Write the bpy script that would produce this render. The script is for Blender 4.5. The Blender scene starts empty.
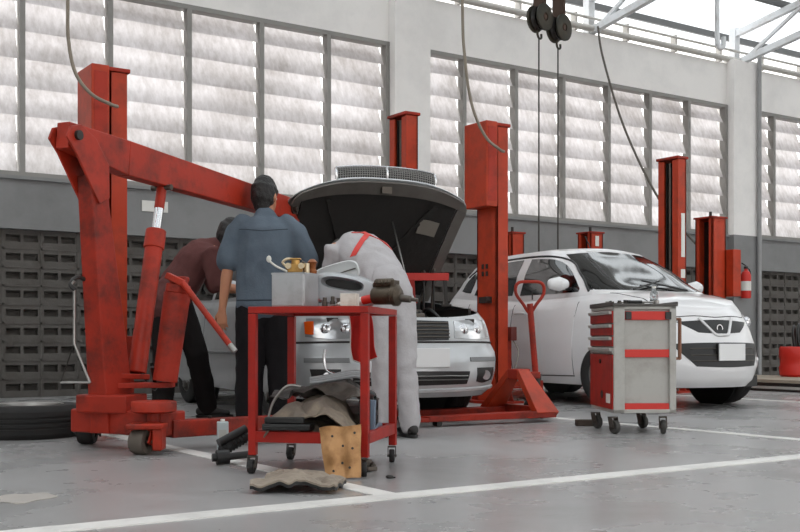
import bpy, bmesh, math, random
from mathutils import Vector, Matrix, noise
from mathutils.bvhtree import BVHTree
PI = math.pi
R = math.radians
rnd = random.Random(7)
S = bpy.context.scene
COL = S.collection

# ------------------------------------------------------------------ camera, light, exposure
CAMH = 0.6
YAW = R(-34.0)                      # the camera looks 34 degrees off the normal of the back wall
cd = bpy.data.cameras.new('camera'); cam = bpy.data.objects.new('camera', cd); COL.objects.link(cam)
cam.location = (0, 0, CAMH); cam.rotation_euler = (R(90), 0, YAW)
cd.sensor_width = 36; cd.lens = 1073/800*36; cd.shift_y = 0.0925
cd.clip_start = 0.05; cd.clip_end = 200
S.camera = cam
w = bpy.data.worlds.new('sky'); S.world = w; w.use_nodes = True
bg = w.node_tree.nodes['Background']
bg.inputs['Color'].default_value = (1.0, 0.98, 0.955, 1); bg.inputs['Strength'].default_value = 1.7
# soft high sun: it falls on the translucent roof sheets and glows through them
sl_ = bpy.data.lights.new('sun', 'SUN'); sl_.energy = 5.0; sl_.angle = R(12); sl_.color = (1.0, 0.92, 0.83)
so_ = bpy.data.objects.new('sun', sl_); COL.objects.link(so_); so_.rotation_euler = (R(-8), R(10), 0)
S.view_settings.view_transform = 'Standard'; S.view_settings.look = 'None'
S.view_settings.exposure = 0.56; S.view_settings.gamma = 1.0
S.view_settings.use_curve_mapping = False

# ------------------------------------------------------------------ helpers
CX, SX = math.cos(R(34)), math.sin(R(34))
def at(x, d, z=0.0):
    """a spot x metres to the right and d metres ahead of the photographer, in room coordinates"""
    return Vector((CX*x + SX*d, -SX*x + CX*d, z))
def lin(c):
    r = []
    for v in c:
        v /= 255.0
        r.append(v/12.92 if v <= 0.04045 else ((v+0.055)/1.055)**2.4)
    return r
def mat(name, rgb, rough=0.5, metal=0.0, var=0.10, scale=5.0, dirt=None, dirt_amt=0.35, dirt_scale=3.0,
        bump=0.0, bump_scale=60.0, coat=0.0, spec=0.5, stretch=(1, 1, 1), rvar=0.0, trans=0.0, alpha=1.0, sss=0.0):
    m = bpy.data.materials.new(name); m.use_nodes = True
    nt = m.node_tree; N = nt.nodes; L = nt.links
    b = N['Principled BSDF']
    c = lin(rgb)
    tc = N.new('ShaderNodeTexCoord'); mp = N.new('ShaderNodeMapping'); mp.inputs['Scale'].default_value = stretch
    L.new(tc.outputs['Object'], mp.inputs['Vector'])
    n = N.new('ShaderNodeTexNoise'); n.inputs['Scale'].default_value = scale; n.inputs['Detail'].default_value = 5
    L.new(mp.outputs['Vector'], n.inputs['Vector'])
    mx = N.new('ShaderNodeMix'); mx.data_type = 'RGBA'
    mx.inputs[6].default_value = [max(0, v*(1-var)) for v in c]+[1]
    mx.inputs[7].default_value = [min(1, v*(1+var)) for v in c]+[1]
    L.new(n.outputs['Fac'], mx.inputs[0]); out = mx.outputs[2]
    if dirt:
        n2 = N.new('ShaderNodeTexNoise'); n2.inputs['Scale'].default_value = dirt_scale; n2.inputs['Detail'].default_value = 9
        n2.inputs['Roughness'].default_value = 0.68
        L.new(mp.outputs['Vector'], n2.inputs['Vector'])
        r = N.new('ShaderNodeValToRGB'); r.color_ramp.elements[0].position = 0.46; r.color_ramp.elements[1].position = 0.70
        r.color_ramp.elements[0].color = (0, 0, 0, 1); r.color_ramp.elements[1].color = (dirt_amt, dirt_amt, dirt_amt, 1)
        L.new(n2.outputs['Fac'], r.inputs[0])
        m2 = N.new('ShaderNodeMix'); m2.data_type = 'RGBA'; m2.inputs[7].default_value = lin(dirt)+[1]
        L.new(r.outputs[0], m2.inputs[0]); L.new(out, m2.inputs[6]); out = m2.outputs[2]
    L.new(out, b.inputs['Base Color'])
    b.inputs['Roughness'].default_value = rough; b.inputs['Metallic'].default_value = metal
    b.inputs['Specular IOR Level'].default_value = spec
    if rvar:
        ma = N.new('ShaderNodeMapRange'); ma.inputs[3].default_value = max(0, rough-rvar); ma.inputs[4].default_value = rough+rvar
        ma.inputs[1].default_value = 0.3; ma.inputs[2].default_value = 0.7
        L.new(n.outputs['Fac'], ma.inputs[0]); L.new(ma.outputs[0], b.inputs['Roughness'])
    if coat: b.inputs['Coat Weight'].default_value = coat; b.inputs['Coat Roughness'].default_value = 0.06
    if trans: b.inputs['Transmission Weight'].default_value = trans
    if alpha < 1: b.inputs['Alpha'].default_value = alpha
    if sss: b.inputs['Subsurface Weight'].default_value = sss; b.inputs['Subsurface Scale'].default_value = 0.02
    if bump:
        nb = N.new('ShaderNodeTexNoise'); nb.inputs['Scale'].default_value = bump_scale; nb.inputs['Detail'].default_value = 4
        L.new(mp.outputs['Vector'], nb.inputs['Vector'])
        bp = N.new('ShaderNodeBump'); bp.inputs['Strength'].default_value = bump; bp.inputs['Distance'].default_value = 0.01
        L.new(nb.outputs['Fac'], bp.inputs['Height']); L.new(bp.outputs['Normal'], b.inputs['Normal'])
    return m

class MB:
    def __init__(s): s.bm = bmesh.new()
    def _xf(s, vs, M):
        if M is not None:
            for v in vs: v.co = M @ v.co
    def box(s, c, d, M=None, rot=None):
        x, y, z = [q/2 for q in d]
        Rm = rot if rot is not None else Matrix.Identity(3)
        vs = [s.bm.verts.new(Vector(c)+Rm @ Vector((a*x, b*y, e*z))) for a in (-1, 1) for b in (-1, 1) for e in (-1, 1)]
        for f in ((0,1,3,2),(4,6,7,5),(0,4,5,1),(2,3,7,6),(0,2,6,4),(1,5,7,3)):
            s.bm.faces.new([vs[i] for i in f])
        s._xf(vs, M); return s
    def beam(s, p0, p1, wd, ht, up=(0, 0, 1), w1=None, h1=None):
        """rectangular bar from p0 to p1; ht runs along up"""
        p0, p1 = Vector(p0), Vector(p1); t = (p1-p0).normalized()
        u = Vector(up); u = (u-t*u.dot(t)).normalized(); sd = t.cross(u)
        w1 = wd if w1 is None else w1; h1 = ht if h1 is None else h1
        a = [s.bm.verts.new(p0+sd*i*wd/2+u*j*ht/2) for i, j in ((-1,-1),(1,-1),(1,1),(-1,1))]
        b = [s.bm.verts.new(p1+sd*i*w1/2+u*j*h1/2) for i, j in ((-1,-1),(1,-1),(1,1),(-1,1))]
        s.bm.faces.new(a); s.bm.faces.new(b[::-1])
        for i in range(4): s.bm.faces.new((a[i], b[i], b[(i+1) % 4], a[(i+1) % 4]))
        return s
    def cyl(s, p0, p1, r, r2=None, seg=16):
        p0, p1 = Vector(p0), Vector(p1); r2 = r if r2 is None else r2
        t = (p1-p0).normalized(); u = t.orthogonal().normalized(); q = t.cross(u)
        a = []; b = []
        for i in range(seg):
            g = 2*PI*i/seg; o = u*math.cos(g)+q*math.sin(g)
            a.append(s.bm.verts.new(p0+o*r)); b.append(s.bm.verts.new(p1+o*r2))
        s.bm.faces.new(a[::-1]); s.bm.faces.new(b)
        for i in range(seg): s.bm.faces.new((a[i], a[(i+1) % seg], b[(i+1) % seg], b[i]))
        return s
    def loft(s, pts, ref=(1, 0, 0), seg=16, round_ends=True):
        """pts: (centre, radius along ref, radius across)"""
        P = [(Vector(p), a, b) for p, a, b in pts]
        if round_ends:
            t0 = (P[0][0]-P[1][0]).normalized(); t1 = (P[-1][0]-P[-2][0]).normalized()
            m0 = min(P[0][1], P[0][2]); m1 = min(P[-1][1], P[-1][2])
            P = ([(P[0][0]+t0*m0*k, P[0][1]*q, P[0][2]*q) for k, q in ((.95, .3), (.8, .6), (.45, .88))] + P +
                 [(P[-1][0]+t1*m1*k, P[-1][1]*q, P[-1][2]*q) for k, q in ((.45, .88), (.8, .6), (.95, .3))])
        rings = []
        ref = Vector(ref)
        for i, (p, a, b) in enumerate(P):
            t = (P[min(i+1, len(P)-1)][0]-P[max(i-1, 0)][0]).normalized()
            sd = ref-t*ref.dot(t)
            sd = sd.normalized() if sd.length > 1e-3 else t.orthogonal().normalized()
            q = t.cross(sd)
            rings.append([s.bm.verts.new(p+sd*a*math.cos(2*PI*k/seg)+q*b*math.sin(2*PI*k/seg)) for k in range(seg)])
        for i in range(len(rings)-1):
            for k in range(seg):
                s.bm.faces.new((rings[i][k], rings[i][(k+1) % seg], rings[i+1][(k+1) % seg], rings[i+1][k]))
        s.bm.faces.new(rings[0][::-1]); s.bm.faces.new(rings[-1])
        return s
    def tube(s, pts, r, seg=10, closed=False, smooth=0):
        pts = [Vector(p) for p in pts]
        if smooth: pts = spline(pts, smooth, closed)
        n = len(pts); rings = []; prev = None
        for i, p in enumerate(pts):
            if closed: t = (pts[(i+1) % n]-pts[i-1]).normalized()
            else: t = (pts[min(i+1, n-1)]-pts[max(i-1, 0)]).normalized()
            if prev is None: u = t.orthogonal().normalized()
            else:
                u = prev-t*prev.dot(t); u = u.normalized() if u.length > 1e-5 else t.orthogonal().normalized()
            prev = u; q = t.cross(u)
            rr = r[i*len(r)//n] if isinstance(r, (list, tuple)) else r
            rings.append([s.bm.verts.new(p+(u*math.cos(2*PI*k/seg)+q*math.sin(2*PI*k/seg))*rr) for k in range(seg)])
        for i in range(n if closed else n-1):
            a, b = rings[i], rings[(i+1) % n]
            for k in range(seg): s.bm.faces.new((a[k], a[(k+1) % seg], b[(k+1) % seg], b[k]))
        if not closed: s.bm.faces.new(rings[0][::-1]); s.bm.faces.new(rings[-1])
        return s
    def lathe(s, prof, c=(0, 0, 0), axis=(0, 0, 1), seg=24, closed=False):
        """prof: (radius, height) pairs"""
        c = Vector(c); t = Vector(axis).normalized(); u = t.orthogonal().normalized(); q = t.cross(u)
        rings = []
        for r, h in prof:
            rings.append([s.bm.verts.new(c+t*h+(u*math.cos(2*PI*k/seg)+q*math.sin(2*PI*k/seg))*max(r, 1e-4)) for k in range(seg)])
        m = len(rings)
        for i in range(m if closed else m-1):
            a, b = rings[i], rings[(i+1) % m]
            for k in range(seg): s.bm.faces.new((a[k], a[(k+1) % seg], b[(k+1) % seg], b[k]))
        if not closed: s.bm.faces.new(rings[0][::-1]); s.bm.faces.new(rings[-1])
        return s
    def prism(s, poly, h0, h1, plane='xz'):
        """poly extruded between h0 and h1 along the missing axis"""
        def P(a, b, h): return {'xz': (a, h, b), 'yz': (h, a, b), 'xy': (a, b, h)}[plane]
        A = [s.bm.verts.new(P(a, b, h0)) for a, b in poly]; B = [s.bm.verts.new(P(a, b, h1)) for a, b in poly]
        s.bm.faces.new(A); s.bm.faces.new(B[::-1]); n = len(poly)
        for i in range(n): s.bm.faces.new((A[i], B[i], B[(i+1) % n], A[(i+1) % n]))
        return s
    def ell(s, c, r, M=None, seg=20, rings=12):
        g = bmesh.ops.create_uvsphere(s.bm, u_segments=seg, v_segments=rings, radius=1)
        T = Matrix.Translation(Vector(c)) @ (M.to_4x4() if M is not None else Matrix.Identity(4)) @ Matrix.Diagonal((r[0], r[1], r[2], 1))
        for v in g['verts']: v.co = T @ v.co
        return s
    def sheet(s, fn, nu, nv, th=0.004, nrm=None):
        """surface fn(a, b), a and b in 0..1, given a thickness"""
        P = [[Vector(fn(i/nu, j/nv)) for j in range(nv+1)] for i in range(nu+1)]
        def nr(i, j):
            a = P[min(i+1, nu)][j]-P[max(i-1, 0)][j]; b = P[i][min(j+1, nv)]-P[i][max(j-1, 0)]
            c = a.cross(b); return c.normalized() if c.length > 1e-9 else Vector((0, 0, 1))
        A = [[s.bm.verts.new(P[i][j]) for j in range(nv+1)] for i in range(nu+1)]
        if th == 0:
            for i in range(nu):
                for j in range(nv): s.bm.faces.new((A[i][j], A[i+1][j], A[i+1][j+1], A[i][j+1]))
            return s
        B = [[s.bm.verts.new(P[i][j]+(nrm if nrm is not None else nr(i, j))*th) for j in range(nv+1)] for i in range(nu+1)]
        for i in range(nu):
            for j in range(nv):
                s.bm.faces.new((A[i][j], A[i][j+1], A[i+1][j+1], A[i+1][j])); s.bm.faces.new((B[i][j], B[i+1][j], B[i+1][j+1], B[i][j+1]))
        for i in range(nu):
            s.bm.faces.new((A[i][0], A[i+1][0], B[i+1][0], B[i][0])); s.bm.faces.new((A[i][nv], B[i][nv], B[i+1][nv], A[i+1][nv]))
        for j in range(nv):
            s.bm.faces.new((A[0][j], B[0][j], B[0][j+1], A[0][j+1])); s.bm.faces.new((A[nu][j], A[nu][j+1], B[nu][j+1], B[nu][j]))
        return s
    def mesh(s, name, smooth=40, fixn=True):
        if fixn: bmesh.ops.recalc_face_normals(s.bm, faces=s.bm.faces[:])
        me = bpy.data.meshes.new(name); s.bm.to_mesh(me); s.bm.free()
        if smooth:
            me.polygons.foreach_set('use_smooth', [True]*len(me.polygons)); me.set_sharp_from_angle(angle=R(smooth))
        return me
    def build(s, name, m, parent=None, bevel=0.0, smooth=40, fixn=True, label=None):
        me = s.mesh(name, smooth, fixn)
        o = bpy.data.objects.new(name, me); COL.objects.link(o)
        me.materials.append(m)
        if bevel:
            b = o.modifiers.new('bevel', 'BEVEL'); b.width = bevel; b.segments = 2; b.limit_method = 'ANGLE'; b.angle_limit = R(35)
        if parent: o.parent = parent
        if label: o['label'] = label
        return o
def spline(pts, n=8, closed=False):
    pts = [Vector(p) for p in pts]; out = []; m = len(pts)
    for i in range(m if closed else m-1):
        if closed: p0, p1, p2, p3 = pts[i-1], pts[i], pts[(i+1) % m], pts[(i+2) % m]
        else: p0, p1, p2, p3 = pts[max(i-1, 0)], pts[i], pts[i+1], pts[min(i+2, m-1)]
        for k in range(n):
            t = k/n
            out.append(0.5*((2*p1)+(p2-p0)*t+(2*p0-5*p1+4*p2-p3)*t*t+(3*p1-p0-3*p2+p3)*t**3))
    if not closed: out.append(pts[-1])
    return out
def tag(o, label, cat, group=None):
    o['label'] = label; o['category'] = cat
    if group: o['group'] = group
    return o
def thing(name, label, cat, loc=(0, 0, 0), rz=0.0, group=None):
    o = bpy.data.objects.new(name, None); COL.objects.link(o); o.empty_display_size = 0.1
    o.location = loc; o.rotation_euler = (0, 0, rz); return tag(o, label, cat, group)
def struct(name, mb, m, parent=None, **k):
    o = mb.build(name, m, parent, **k)
    if parent is None: o['kind'] = 'structure'
    return o
def move(o, loc, rz=0.0):
    o.location = loc; o.rotation_euler = (0, 0, rz); return o
def bake(o):
    """apply the modifiers of o"""
    dg = bpy.context.evaluated_depsgraph_get(); dg.update()
    me = bpy.data.meshes.new_from_object(o.evaluated_get(dg)); o.modifiers.clear()
    old = o.data; o.data = me; bpy.data.meshes.remove(old); return o
def interp(tab, x):
    if x <= tab[0][0]: return tab[0][1]
    for (a, fa), (b, fb) in zip(tab, tab[1:]):
        if x <= b:
            t = (x-a)/(b-a); t = t*t*(3-2*t)*0.35+t*0.65
            return fa+(fb-fa)*t
    return tab[-1][1]
def dup(root, loc, rz, label=None, group=None):
    r = root.copy(); COL.objects.link(r); r.location = loc; r.rotation_euler = (0, 0, rz)
    if label: r['label'] = label
    if group: r['group'] = group
    for ch in list(root.children):
        c = ch.copy(); COL.objects.link(c); c.parent = r
        for g in list(ch.children):
            d = g.copy(); COL.objects.link(d); d.parent = c
    return r

# ------------------------------------------------------------------ materials
RED = mat('red_paint', (168, 46, 26), 0.45, var=0.16, scale=4, dirt=(70, 34, 26), dirt_amt=0.75, dirt_scale=5, bump=0.08, bump_scale=30, spec=.3)
RED2 = mat('worn_red_paint', (158, 42, 24), 0.55, var=0.2, scale=5, dirt=(58, 30, 24), dirt_amt=0.9, dirt_scale=4, bump=0.15, bump_scale=30, spec=.3)
ORANGE = mat('orange_red_paint', (178, 58, 30), 0.45, var=0.14, scale=4, dirt=(92, 44, 30), dirt_amt=0.55, dirt_scale=5, spec=.3)
REDC = mat('cart_red_paint', (160, 32, 22), 0.45, var=0.1, scale=5, dirt=(80, 30, 26), dirt_amt=0.5, dirt_scale=8, spec=.3)
BRIGHT = mat('bright_red', (198, 38, 26), 0.45, var=0.06)
DARK = mat('dark_metal', (30, 27, 25), 0.5, var=0.3, dirt=(64, 48, 36), dirt_amt=0.4)
BLACK = mat('black_plastic', (22, 21, 21), 0.42, var=0.2)
RUBBER = mat('tyre_rubber', (26, 25, 25), 0.75, var=0.2, dirt=(60, 55, 50), dirt_amt=0.25)
STEEL = mat('bare_steel', (150, 148, 145), 0.32, 0.9, var=0.12)
DSTEEL = mat('dull_steel', (96, 90, 84), 0.45, 0.8, var=0.2, dirt=(50, 36, 26), dirt_amt=0.5)
GREYP = mat('grey_paint', (172, 170, 165), 0.45, var=0.07, scale=6, dirt=(120, 112, 102), dirt_amt=0.45, dirt_scale=6)
SILVER = mat('silver_car_paint', (186, 188, 190), 0.32, 0.25, var=0.04, coat=0.7, dirt=(140, 136, 130), dirt_amt=0.25)
WHITEC = mat('white_car_paint', (224, 223, 224), 0.3, var=0.02, coat=0.8, dirt=(200, 196, 190), dirt_amt=0.2, dirt_scale=1.5)
GLASS = mat('tinted_car_glass', (18, 20, 22), 0.05, var=0.1, spec=0.9, coat=0.5)
LAMP = mat('lamp_lens', (196, 198, 200), 0.12, 0.55, var=0.3, scale=14, spec=0.8, coat=0.8)
CHROME = mat('chrome', (210, 210, 212), 0.15, 1.0, var=0.05)
AMBER = mat('amber_lens', (226, 88, 20), 0.2, var=0.2, scale=20, coat=0.6)
WHITEP = mat('white_plastic', (222, 220, 214), 0.4, var=0.04)
PLATE = mat('blank_number_plate', (226, 226, 226), 0.4, var=0.02)
SKIN = mat('skin', (178, 122, 92), 0.55, var=0.08, sss=0.08)
HAIR = mat('black_hair', (22, 18, 17), 0.55, var=0.3, scale=60, bump=0.5, bump_scale=120)

# ------------------------------------------------------------------ room
def floor_mat():
    m = bpy.data.materials.new('epoxy_floor'); m.use_nodes = True; nt = m.node_tree; N = nt.nodes; L = nt.links
    b = N['Principled BSDF']; tc = N.new('ShaderNodeTexCoord')
    n1 = N.new('ShaderNodeTexNoise'); n1.inputs['Scale'].default_value = 0.9; n1.inputs['Detail'].default_value = 8; n1.inputs['Roughness'].default_value = .6
    n2 = N.new('ShaderNodeTexNoise'); n2.inputs['Scale'].default_value = 9; n2.inputs['Detail'].default_value = 10; n2.inputs['Roughness'].default_value = .75
    mp = N.new('ShaderNodeMapping'); mp.inputs['Scale'].default_value = (1, 2.6, 1); mp.inputs['Rotation'].default_value = (0, 0, .5)
    L.new(tc.outputs['Object'], mp.inputs[0]); L.new(mp.outputs[0], n2.inputs['Vector']); L.new(tc.outputs['Object'], n1.inputs['Vector'])
    r1 = N.new('ShaderNodeValToRGB'); r1.color_ramp.elements[0].position = .3; r1.color_ramp.elements[1].position = .7
    r1.color_ramp.elements[0].color = lin((146, 145, 144))+[1]; r1.color_ramp.elements[1].color = lin((164, 163, 163))+[1]
    L.new(n1.outputs['Fac'], r1.inputs[0])
    r2 = N.new('ShaderNodeValToRGB'); r2.color_ramp.elements[0].position = .56; r2.color_ramp.elements[1].position = .8
    r2.color_ramp.elements[0].color = (0, 0, 0, 1); r2.color_ramp.elements[1].color = (.3, .3, .3, 1)
    L.new(n2.outputs['Fac'], r2.inputs[0])
    mx = N.new('ShaderNodeMix'); mx.data_type = 'RGBA'; mx.inputs[7].default_value = lin((96, 92, 88))+[1]
    L.new(r2.outputs[0], mx.inputs[0]); L.new(r1.outputs[0], mx.inputs[6]); L.new(mx.outputs[2], b.inputs['Base Color'])
    rr = N.new('ShaderNodeMapRange'); rr.inputs[1].default_value = .3; rr.inputs[2].default_value = .7; rr.inputs[3].default_value = .2; rr.inputs[4].default_value = .36
    L.new(n1.outputs['Fac'], rr.inputs[0]); L.new(rr.outputs[0], b.inputs['Roughness'])
    bp = N.new('ShaderNodeBump'); bp.inputs['Strength'].default_value = .05; L.new(n2.outputs['Fac'], bp.inputs['Height']); L.new(bp.outputs[0], b.inputs['Normal'])
    return m
V = 11.5                                                             # face of the back wall
U0, U1 = -5.0, 24.0
FLOOR = floor_mat()
fl = MB().box(((U0+U1)/2, -0.9, -.05), (U1-U0, 26.2, .1)); struct('floor', fl, FLOOR, smooth=0)
WALLW = mat('white_wall_paint', (238, 235, 232), .7, var=.04, scale=1.5, dirt=(196, 194, 194), dirt_amt=.35, dirt_scale=1.2)
WALLG = mat('grey_wall_paint', (130, 130, 130), .55, var=.08, scale=2, dirt=(92, 92, 92), dirt_amt=.4, dirt_scale=1.4)
BLOCK = mat('breeze_block', (96, 92, 88), .85, var=.16, scale=5, dirt=(74, 68, 62), dirt_amt=.6, dirt_scale=4, bump=.3)
HOLE = mat('dark_backing', (88, 84, 80), .9, var=.2)
# pierced block wall: every block has two slots with depth
mb = MB(); bw, bh = .39, .1945
nc = int((U1-U0)/bw)
for i in range(nc):
    for j in range(9):
        x0 = U0+i*bw; z0 = j*bh
        xs = [x0, x0+.03, x0+.18, x0+.21, x0+.36, x0+bw]; zs = [z0, z0+.07, z0+.145, z0+bh]
        fr = lambda x, z, d=0: mb.bm.verts.new((x, V+d, z))
        for a in range(5):
            for b_ in range(3):
                hole = a in (1, 3) and b_ == 1
                q = [(xs[a], zs[b_]), (xs[a+1], zs[b_]), (xs[a+1], zs[b_+1]), (xs[a], zs[b_+1])]
                if not hole: mb.bm.faces.new([fr(x, z) for x, z in q])
                else:
                    A = [fr(x, z) for x, z in q]; B = [fr(x, z-(.02 if k > 1 else 0), .07) for k, (x, z) in enumerate(q)]
                    for k in range(4): mb.bm.faces.new((A[k], A[(k+1) % 4], B[(k+1) % 4], B[k]))
        # raised joint along the block edge
        mb.box((x0, V-.004, z0+bh/2), (.022, .012, bh)); mb.box((x0+bw/2, V-.004, z0), (bw, .012, .02))
struct('wall_back', mb, BLOCK, smooth=0, fixn=False)
struct('wall_backing', MB().box(((U0+U1)/2, V+.125, .875), (U1-U0, .1, 1.75)), HOLE, smooth=0)
b = MB().box(((U0+U1)/2, V+.02, 2.02), (U1-U0, .26, .54)); b.box(((U0+U1)/2, V-.13, 2.275), (U1-U0, .06, .035))
struct('wall_band', b, WALLG, smooth=0)
struct('wall_beam', MB().box(((U0+U1)/2, V+.04, 4.73), (U1-U0, .26, .66)), WALLW, smooth=0)
pil = [(.82, 1.37), (7.52, 8.07), (14.05, 14.68), (20.7, 21.3)]
for n, (a, c) in enumerate(pil):
    struct('wall_pillar_upper', MB().box(((a+c)/2, V-.07, 3.7), (c-a, .34, 2.82)), WALLW, smooth=0)
    struct('wall_pillar_lower', MB().box(((a+c)/2, V-.07, 1.145), (c-a, .34, 2.29)), WALLG, smooth=0)
# thin downpipe on the third pillar
tag(MB().cyl((14.62, V-.29, 0.02), (14.62, V-.29, 5.3), .035).build('downpipe', mat('pipe_grey', (150, 150, 150), .5)), 'thin grey downpipe running down the white pillar by the fire extinguisher', 'pipe')
# louvred windows
def louvre_mat():
    m = bpy.data.materials.new('frosted_louvre'); m.use_nodes = True; nt = m.node_tree; N = nt.nodes; L = nt.links
    N.remove(N['Principled BSDF']); out = N['Material Output']
    tc = N.new('ShaderNodeTexCoord'); mp = N.new('ShaderNodeMapping'); mp.inputs['Scale'].default_value = (7, 7, 1.6)
    mp.inputs['Rotation'].default_value = (0, .25, 0)
    n = N.new('ShaderNodeTexNoise'); n.inputs['Scale'].default_value = 2.4; n.inputs['Detail'].default_value = 8; n.inputs['Roughness'].default_value = .65
    L.new(tc.outputs['Object'], mp.inputs[0]); L.new(mp.outputs[0], n.inputs['Vector'])
    n2 = N.new('ShaderNodeTexNoise'); n2.inputs['Scale'].default_value = 1.3; n2.inputs['Detail'].default_value = 3
    L.new(tc.outputs['Object'], n2.inputs['Vector'])
    ad = N.new('ShaderNodeMath'); ad.operation = 'ADD'; L.new(n.outputs['Fac'], ad.inputs[0]); L.new(n2.outputs['Fac'], ad.inputs[1])
    r = N.new('ShaderNodeValToRGB'); r.color_ramp.elements[0].position = .35; r.color_ramp.elements[1].position = .68
    mu = N.new('ShaderNodeMath'); mu.operation = 'MULTIPLY'; mu.inputs[1].default_value = .5; L.new(ad.outputs[0], mu.inputs[0]); L.new(mu.outputs[0], r.inputs[0])
    r.color_ramp.elements[0].color = lin((172, 167, 165))+[1]; r.color_ramp.elements[1].color = lin((232, 230, 232))+[1]
    t = N.new('ShaderNodeBsdfTranslucent'); d = N.new('ShaderNodeBsdfDiffuse'); g = N.new('ShaderNodeBsdfGlossy'); g.inputs['Roughness'].default_value = .4
    L.new(r.outputs[0], t.inputs['Color']); L.new(r.outputs[0], d.inputs['Color'])
    ms = N.new('ShaderNodeMixShader'); ms.inputs[0].default_value = .5; L.new(t.outputs[0], ms.inputs[1]); L.new(d.outputs[0], ms.inputs[2])
    m2 = N.new('ShaderNodeMixShader'); m2.inputs[0].default_value = .05; L.new(ms.outputs[0], m2.inputs[1]); L.new(g.outputs[0], m2.inputs[2])
    L.new(m2.outputs[0], out.inputs[0]); return m
LOUV = louvre_mat(); FRAME = mat('louvre_frame', (140, 138, 134), .5, .3, var=.1)
bays = [(-4.9, .82, 6), (1.37, 7.52, 7), (8.07, 14.05, 7), (14.68, 20.7, 7)]
for n, (a, c, k) in enumerate(bays):
    f = MB(); g = MB(); step = (c-a)/k
    if n == 1: xs = [1.37, 2.06, 2.97, 3.9, 4.81, 5.72, 6.63, 7.49]
    elif n == 2: xs = [8.10, 8.72, 9.62, 10.5, 11.4, 12.27, 13.14, 14.02]
    elif n == 3: xs = [14.72, 15.24, 16.1, 17.0, 17.9, 18.8, 19.7, 20.65]
    else: xs = [a+.03+i*step for i in range(k+1)]
    for x in xs: f.box((x, V-.06, 3.34), (.055, .12, 2.10))
    f.box(((a+c)/2, V-.05, 2.315), (c-a, .14, .05)); f.box(((a+c)/2, V-.05, 4.365), (c-a, .14, .05))
    fo = struct('window_%d' % (n+1), f, FRAME, smooth=0)
    rows = 7; rh = 2.06/rows
    for x0, x1 in zip(xs, xs[1:]):
        for j in range(rows):
            z0 = 2.33+j*rh
            tl = .15+rnd.uniform(-.012, .012); sk = rnd.uniform(-.01, .01)
            hh = 1.38 if j < rows-1 else .98
            def fn(p, q, x0=x0, x1=x1, z0=z0, tl=tl, sk=sk, hh=hh):
                x = x0+.036+(x1-x0-.072)*p
                # curled lower lip facing the room, top edge tucked under the slat above
                y = V-.075+tl*(q**1.25)+.012*math.sin(q*PI)
                return (x, y, z0+.008+rh*hh*q+sk*(p-.5))
            g.sheet(fn, 2, 6, 0)
    g.build('louvre_panes', LOUV, fo, fixn=False)
struct('trim_1', MB().box((4.41, 3.42, .002), (26, .12, .004)), mat('white_line_paint', (222, 220, 216), .5, var=.05, dirt=(170, 168, 165), dirt_amt=.5, dirt_scale=4), smooth=0)
LINE = bpy.data.materials['white_line_paint']
for n, u in enumerate((2.28, 5.60, 8.98, 12.3, -1.0)):
    struct('trim_%d' % (n+2), MB().box((u, 6.9, .0015), (.1, 6.9, .003)), LINE, smooth=0)
# roof: translucent corrugated sheets on white trusses
def roof_mat(name, rgb, tr):
    m = bpy.data.materials.new(name); m.use_nodes = True; nt = m.node_tree; N = nt.nodes; L = nt.links
    N.remove(N['Principled BSDF']); out = N['Material Output']
    tc = N.new('ShaderNodeTexCoord'); n = N.new('ShaderNodeTexNoise'); n.inputs['Scale'].default_value = 1.7; n.inputs['Detail'].default_value = 6
    L.new(tc.outputs['Object'], n.inputs['Vector'])
    r = N.new('ShaderNodeValToRGB'); c = lin(rgb); r.color_ramp.elements[0].position = .3; r.color_ramp.elements[1].position = .7
    r.color_ramp.elements[0].color = [q*.72 for q in c]+[1]; r.color_ramp.elements[1].color = c+[1]
    L.new(n.outputs['Fac'], r.inputs[0])
    t = N.new('ShaderNodeBsdfTranslucent'); d = N.new('ShaderNodeBsdfDiffuse')
    L.new(r.outputs[0], t.inputs['Color']); L.new(r.outputs[0], d.inputs['Color'])
    ms = N.new('ShaderNodeMixShader'); ms.inputs[0].default_value = tr; L.new(d.outputs[0], ms.inputs[1]); L.new(t.outputs[0], ms.inputs[2])
    L.new(ms.outputs[0], out.inputs[0]); return m
RT = roof_mat('translucent_roof_sheet', (196, 205, 213), .75); RO = roof_mat('fibre_cement_sheet', (150, 152, 152), .12)
sl = .16
def rz_(v): return 5.75+(V-v)*sl
def roof_strip(name, m, u0, u1, v0, v1, lift=0):
    g = MB(); nu = int((u1-u0)/.05)
    g.sheet(lambda p, q: (u0+(u1-u0)*p, v0+(v1-v0)*q, rz_(v0+(v1-v0)*q)+.018*math.sin((u0+(u1-u0)*p)*2*PI/.2)+lift), nu, 1, 0)
    return struct(name, g, m, fixn=False)
for k in range(14):
    v1 = V+.8-k*2.0; v0 = v1-2.02
    if v0 < -12: break
    roof_strip('ceiling_sheet', RO if k % 3 == 1 else RT, U0, U1, v0, v1, .0 if k % 2 else .02)
TR = mat('white_truss_paint', (214, 216, 218), .5, var=.06, dirt=(150, 140, 130), dirt_amt=.4, dirt_scale=5)
DTR = mat('dark_purlin', (92, 92, 92), .6, .3, var=.15)
def truss(u, m=TR):
    t = MB()
    t.box((u, V-.0, 5.35), (.12, .12, .7))
    t.beam((u, V, rz_(V)-.64), (u, -10, rz_(-10)-.64), .09, .10)
    t.beam((u, V, rz_(V)-.16), (u, -10, rz_(-10)-.16), .09, .10)
    v = V-.2
    up = True
    while v > -5:
        a = (u, v, rz_(v)-.64); b_ = (u, v-1.2, rz_(v-1.2)-.16); c_ = (u, v-1.2, rz_(v-1.2)-.64)
        t.beam(a, b_, .05, .05, up=(1, 0, 0)); t.beam(b_, c_, .05, .05, up=(1, 0, 0)); v -= 1.2
    o = struct('ceiling_truss', t, m, smooth=0)
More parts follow.
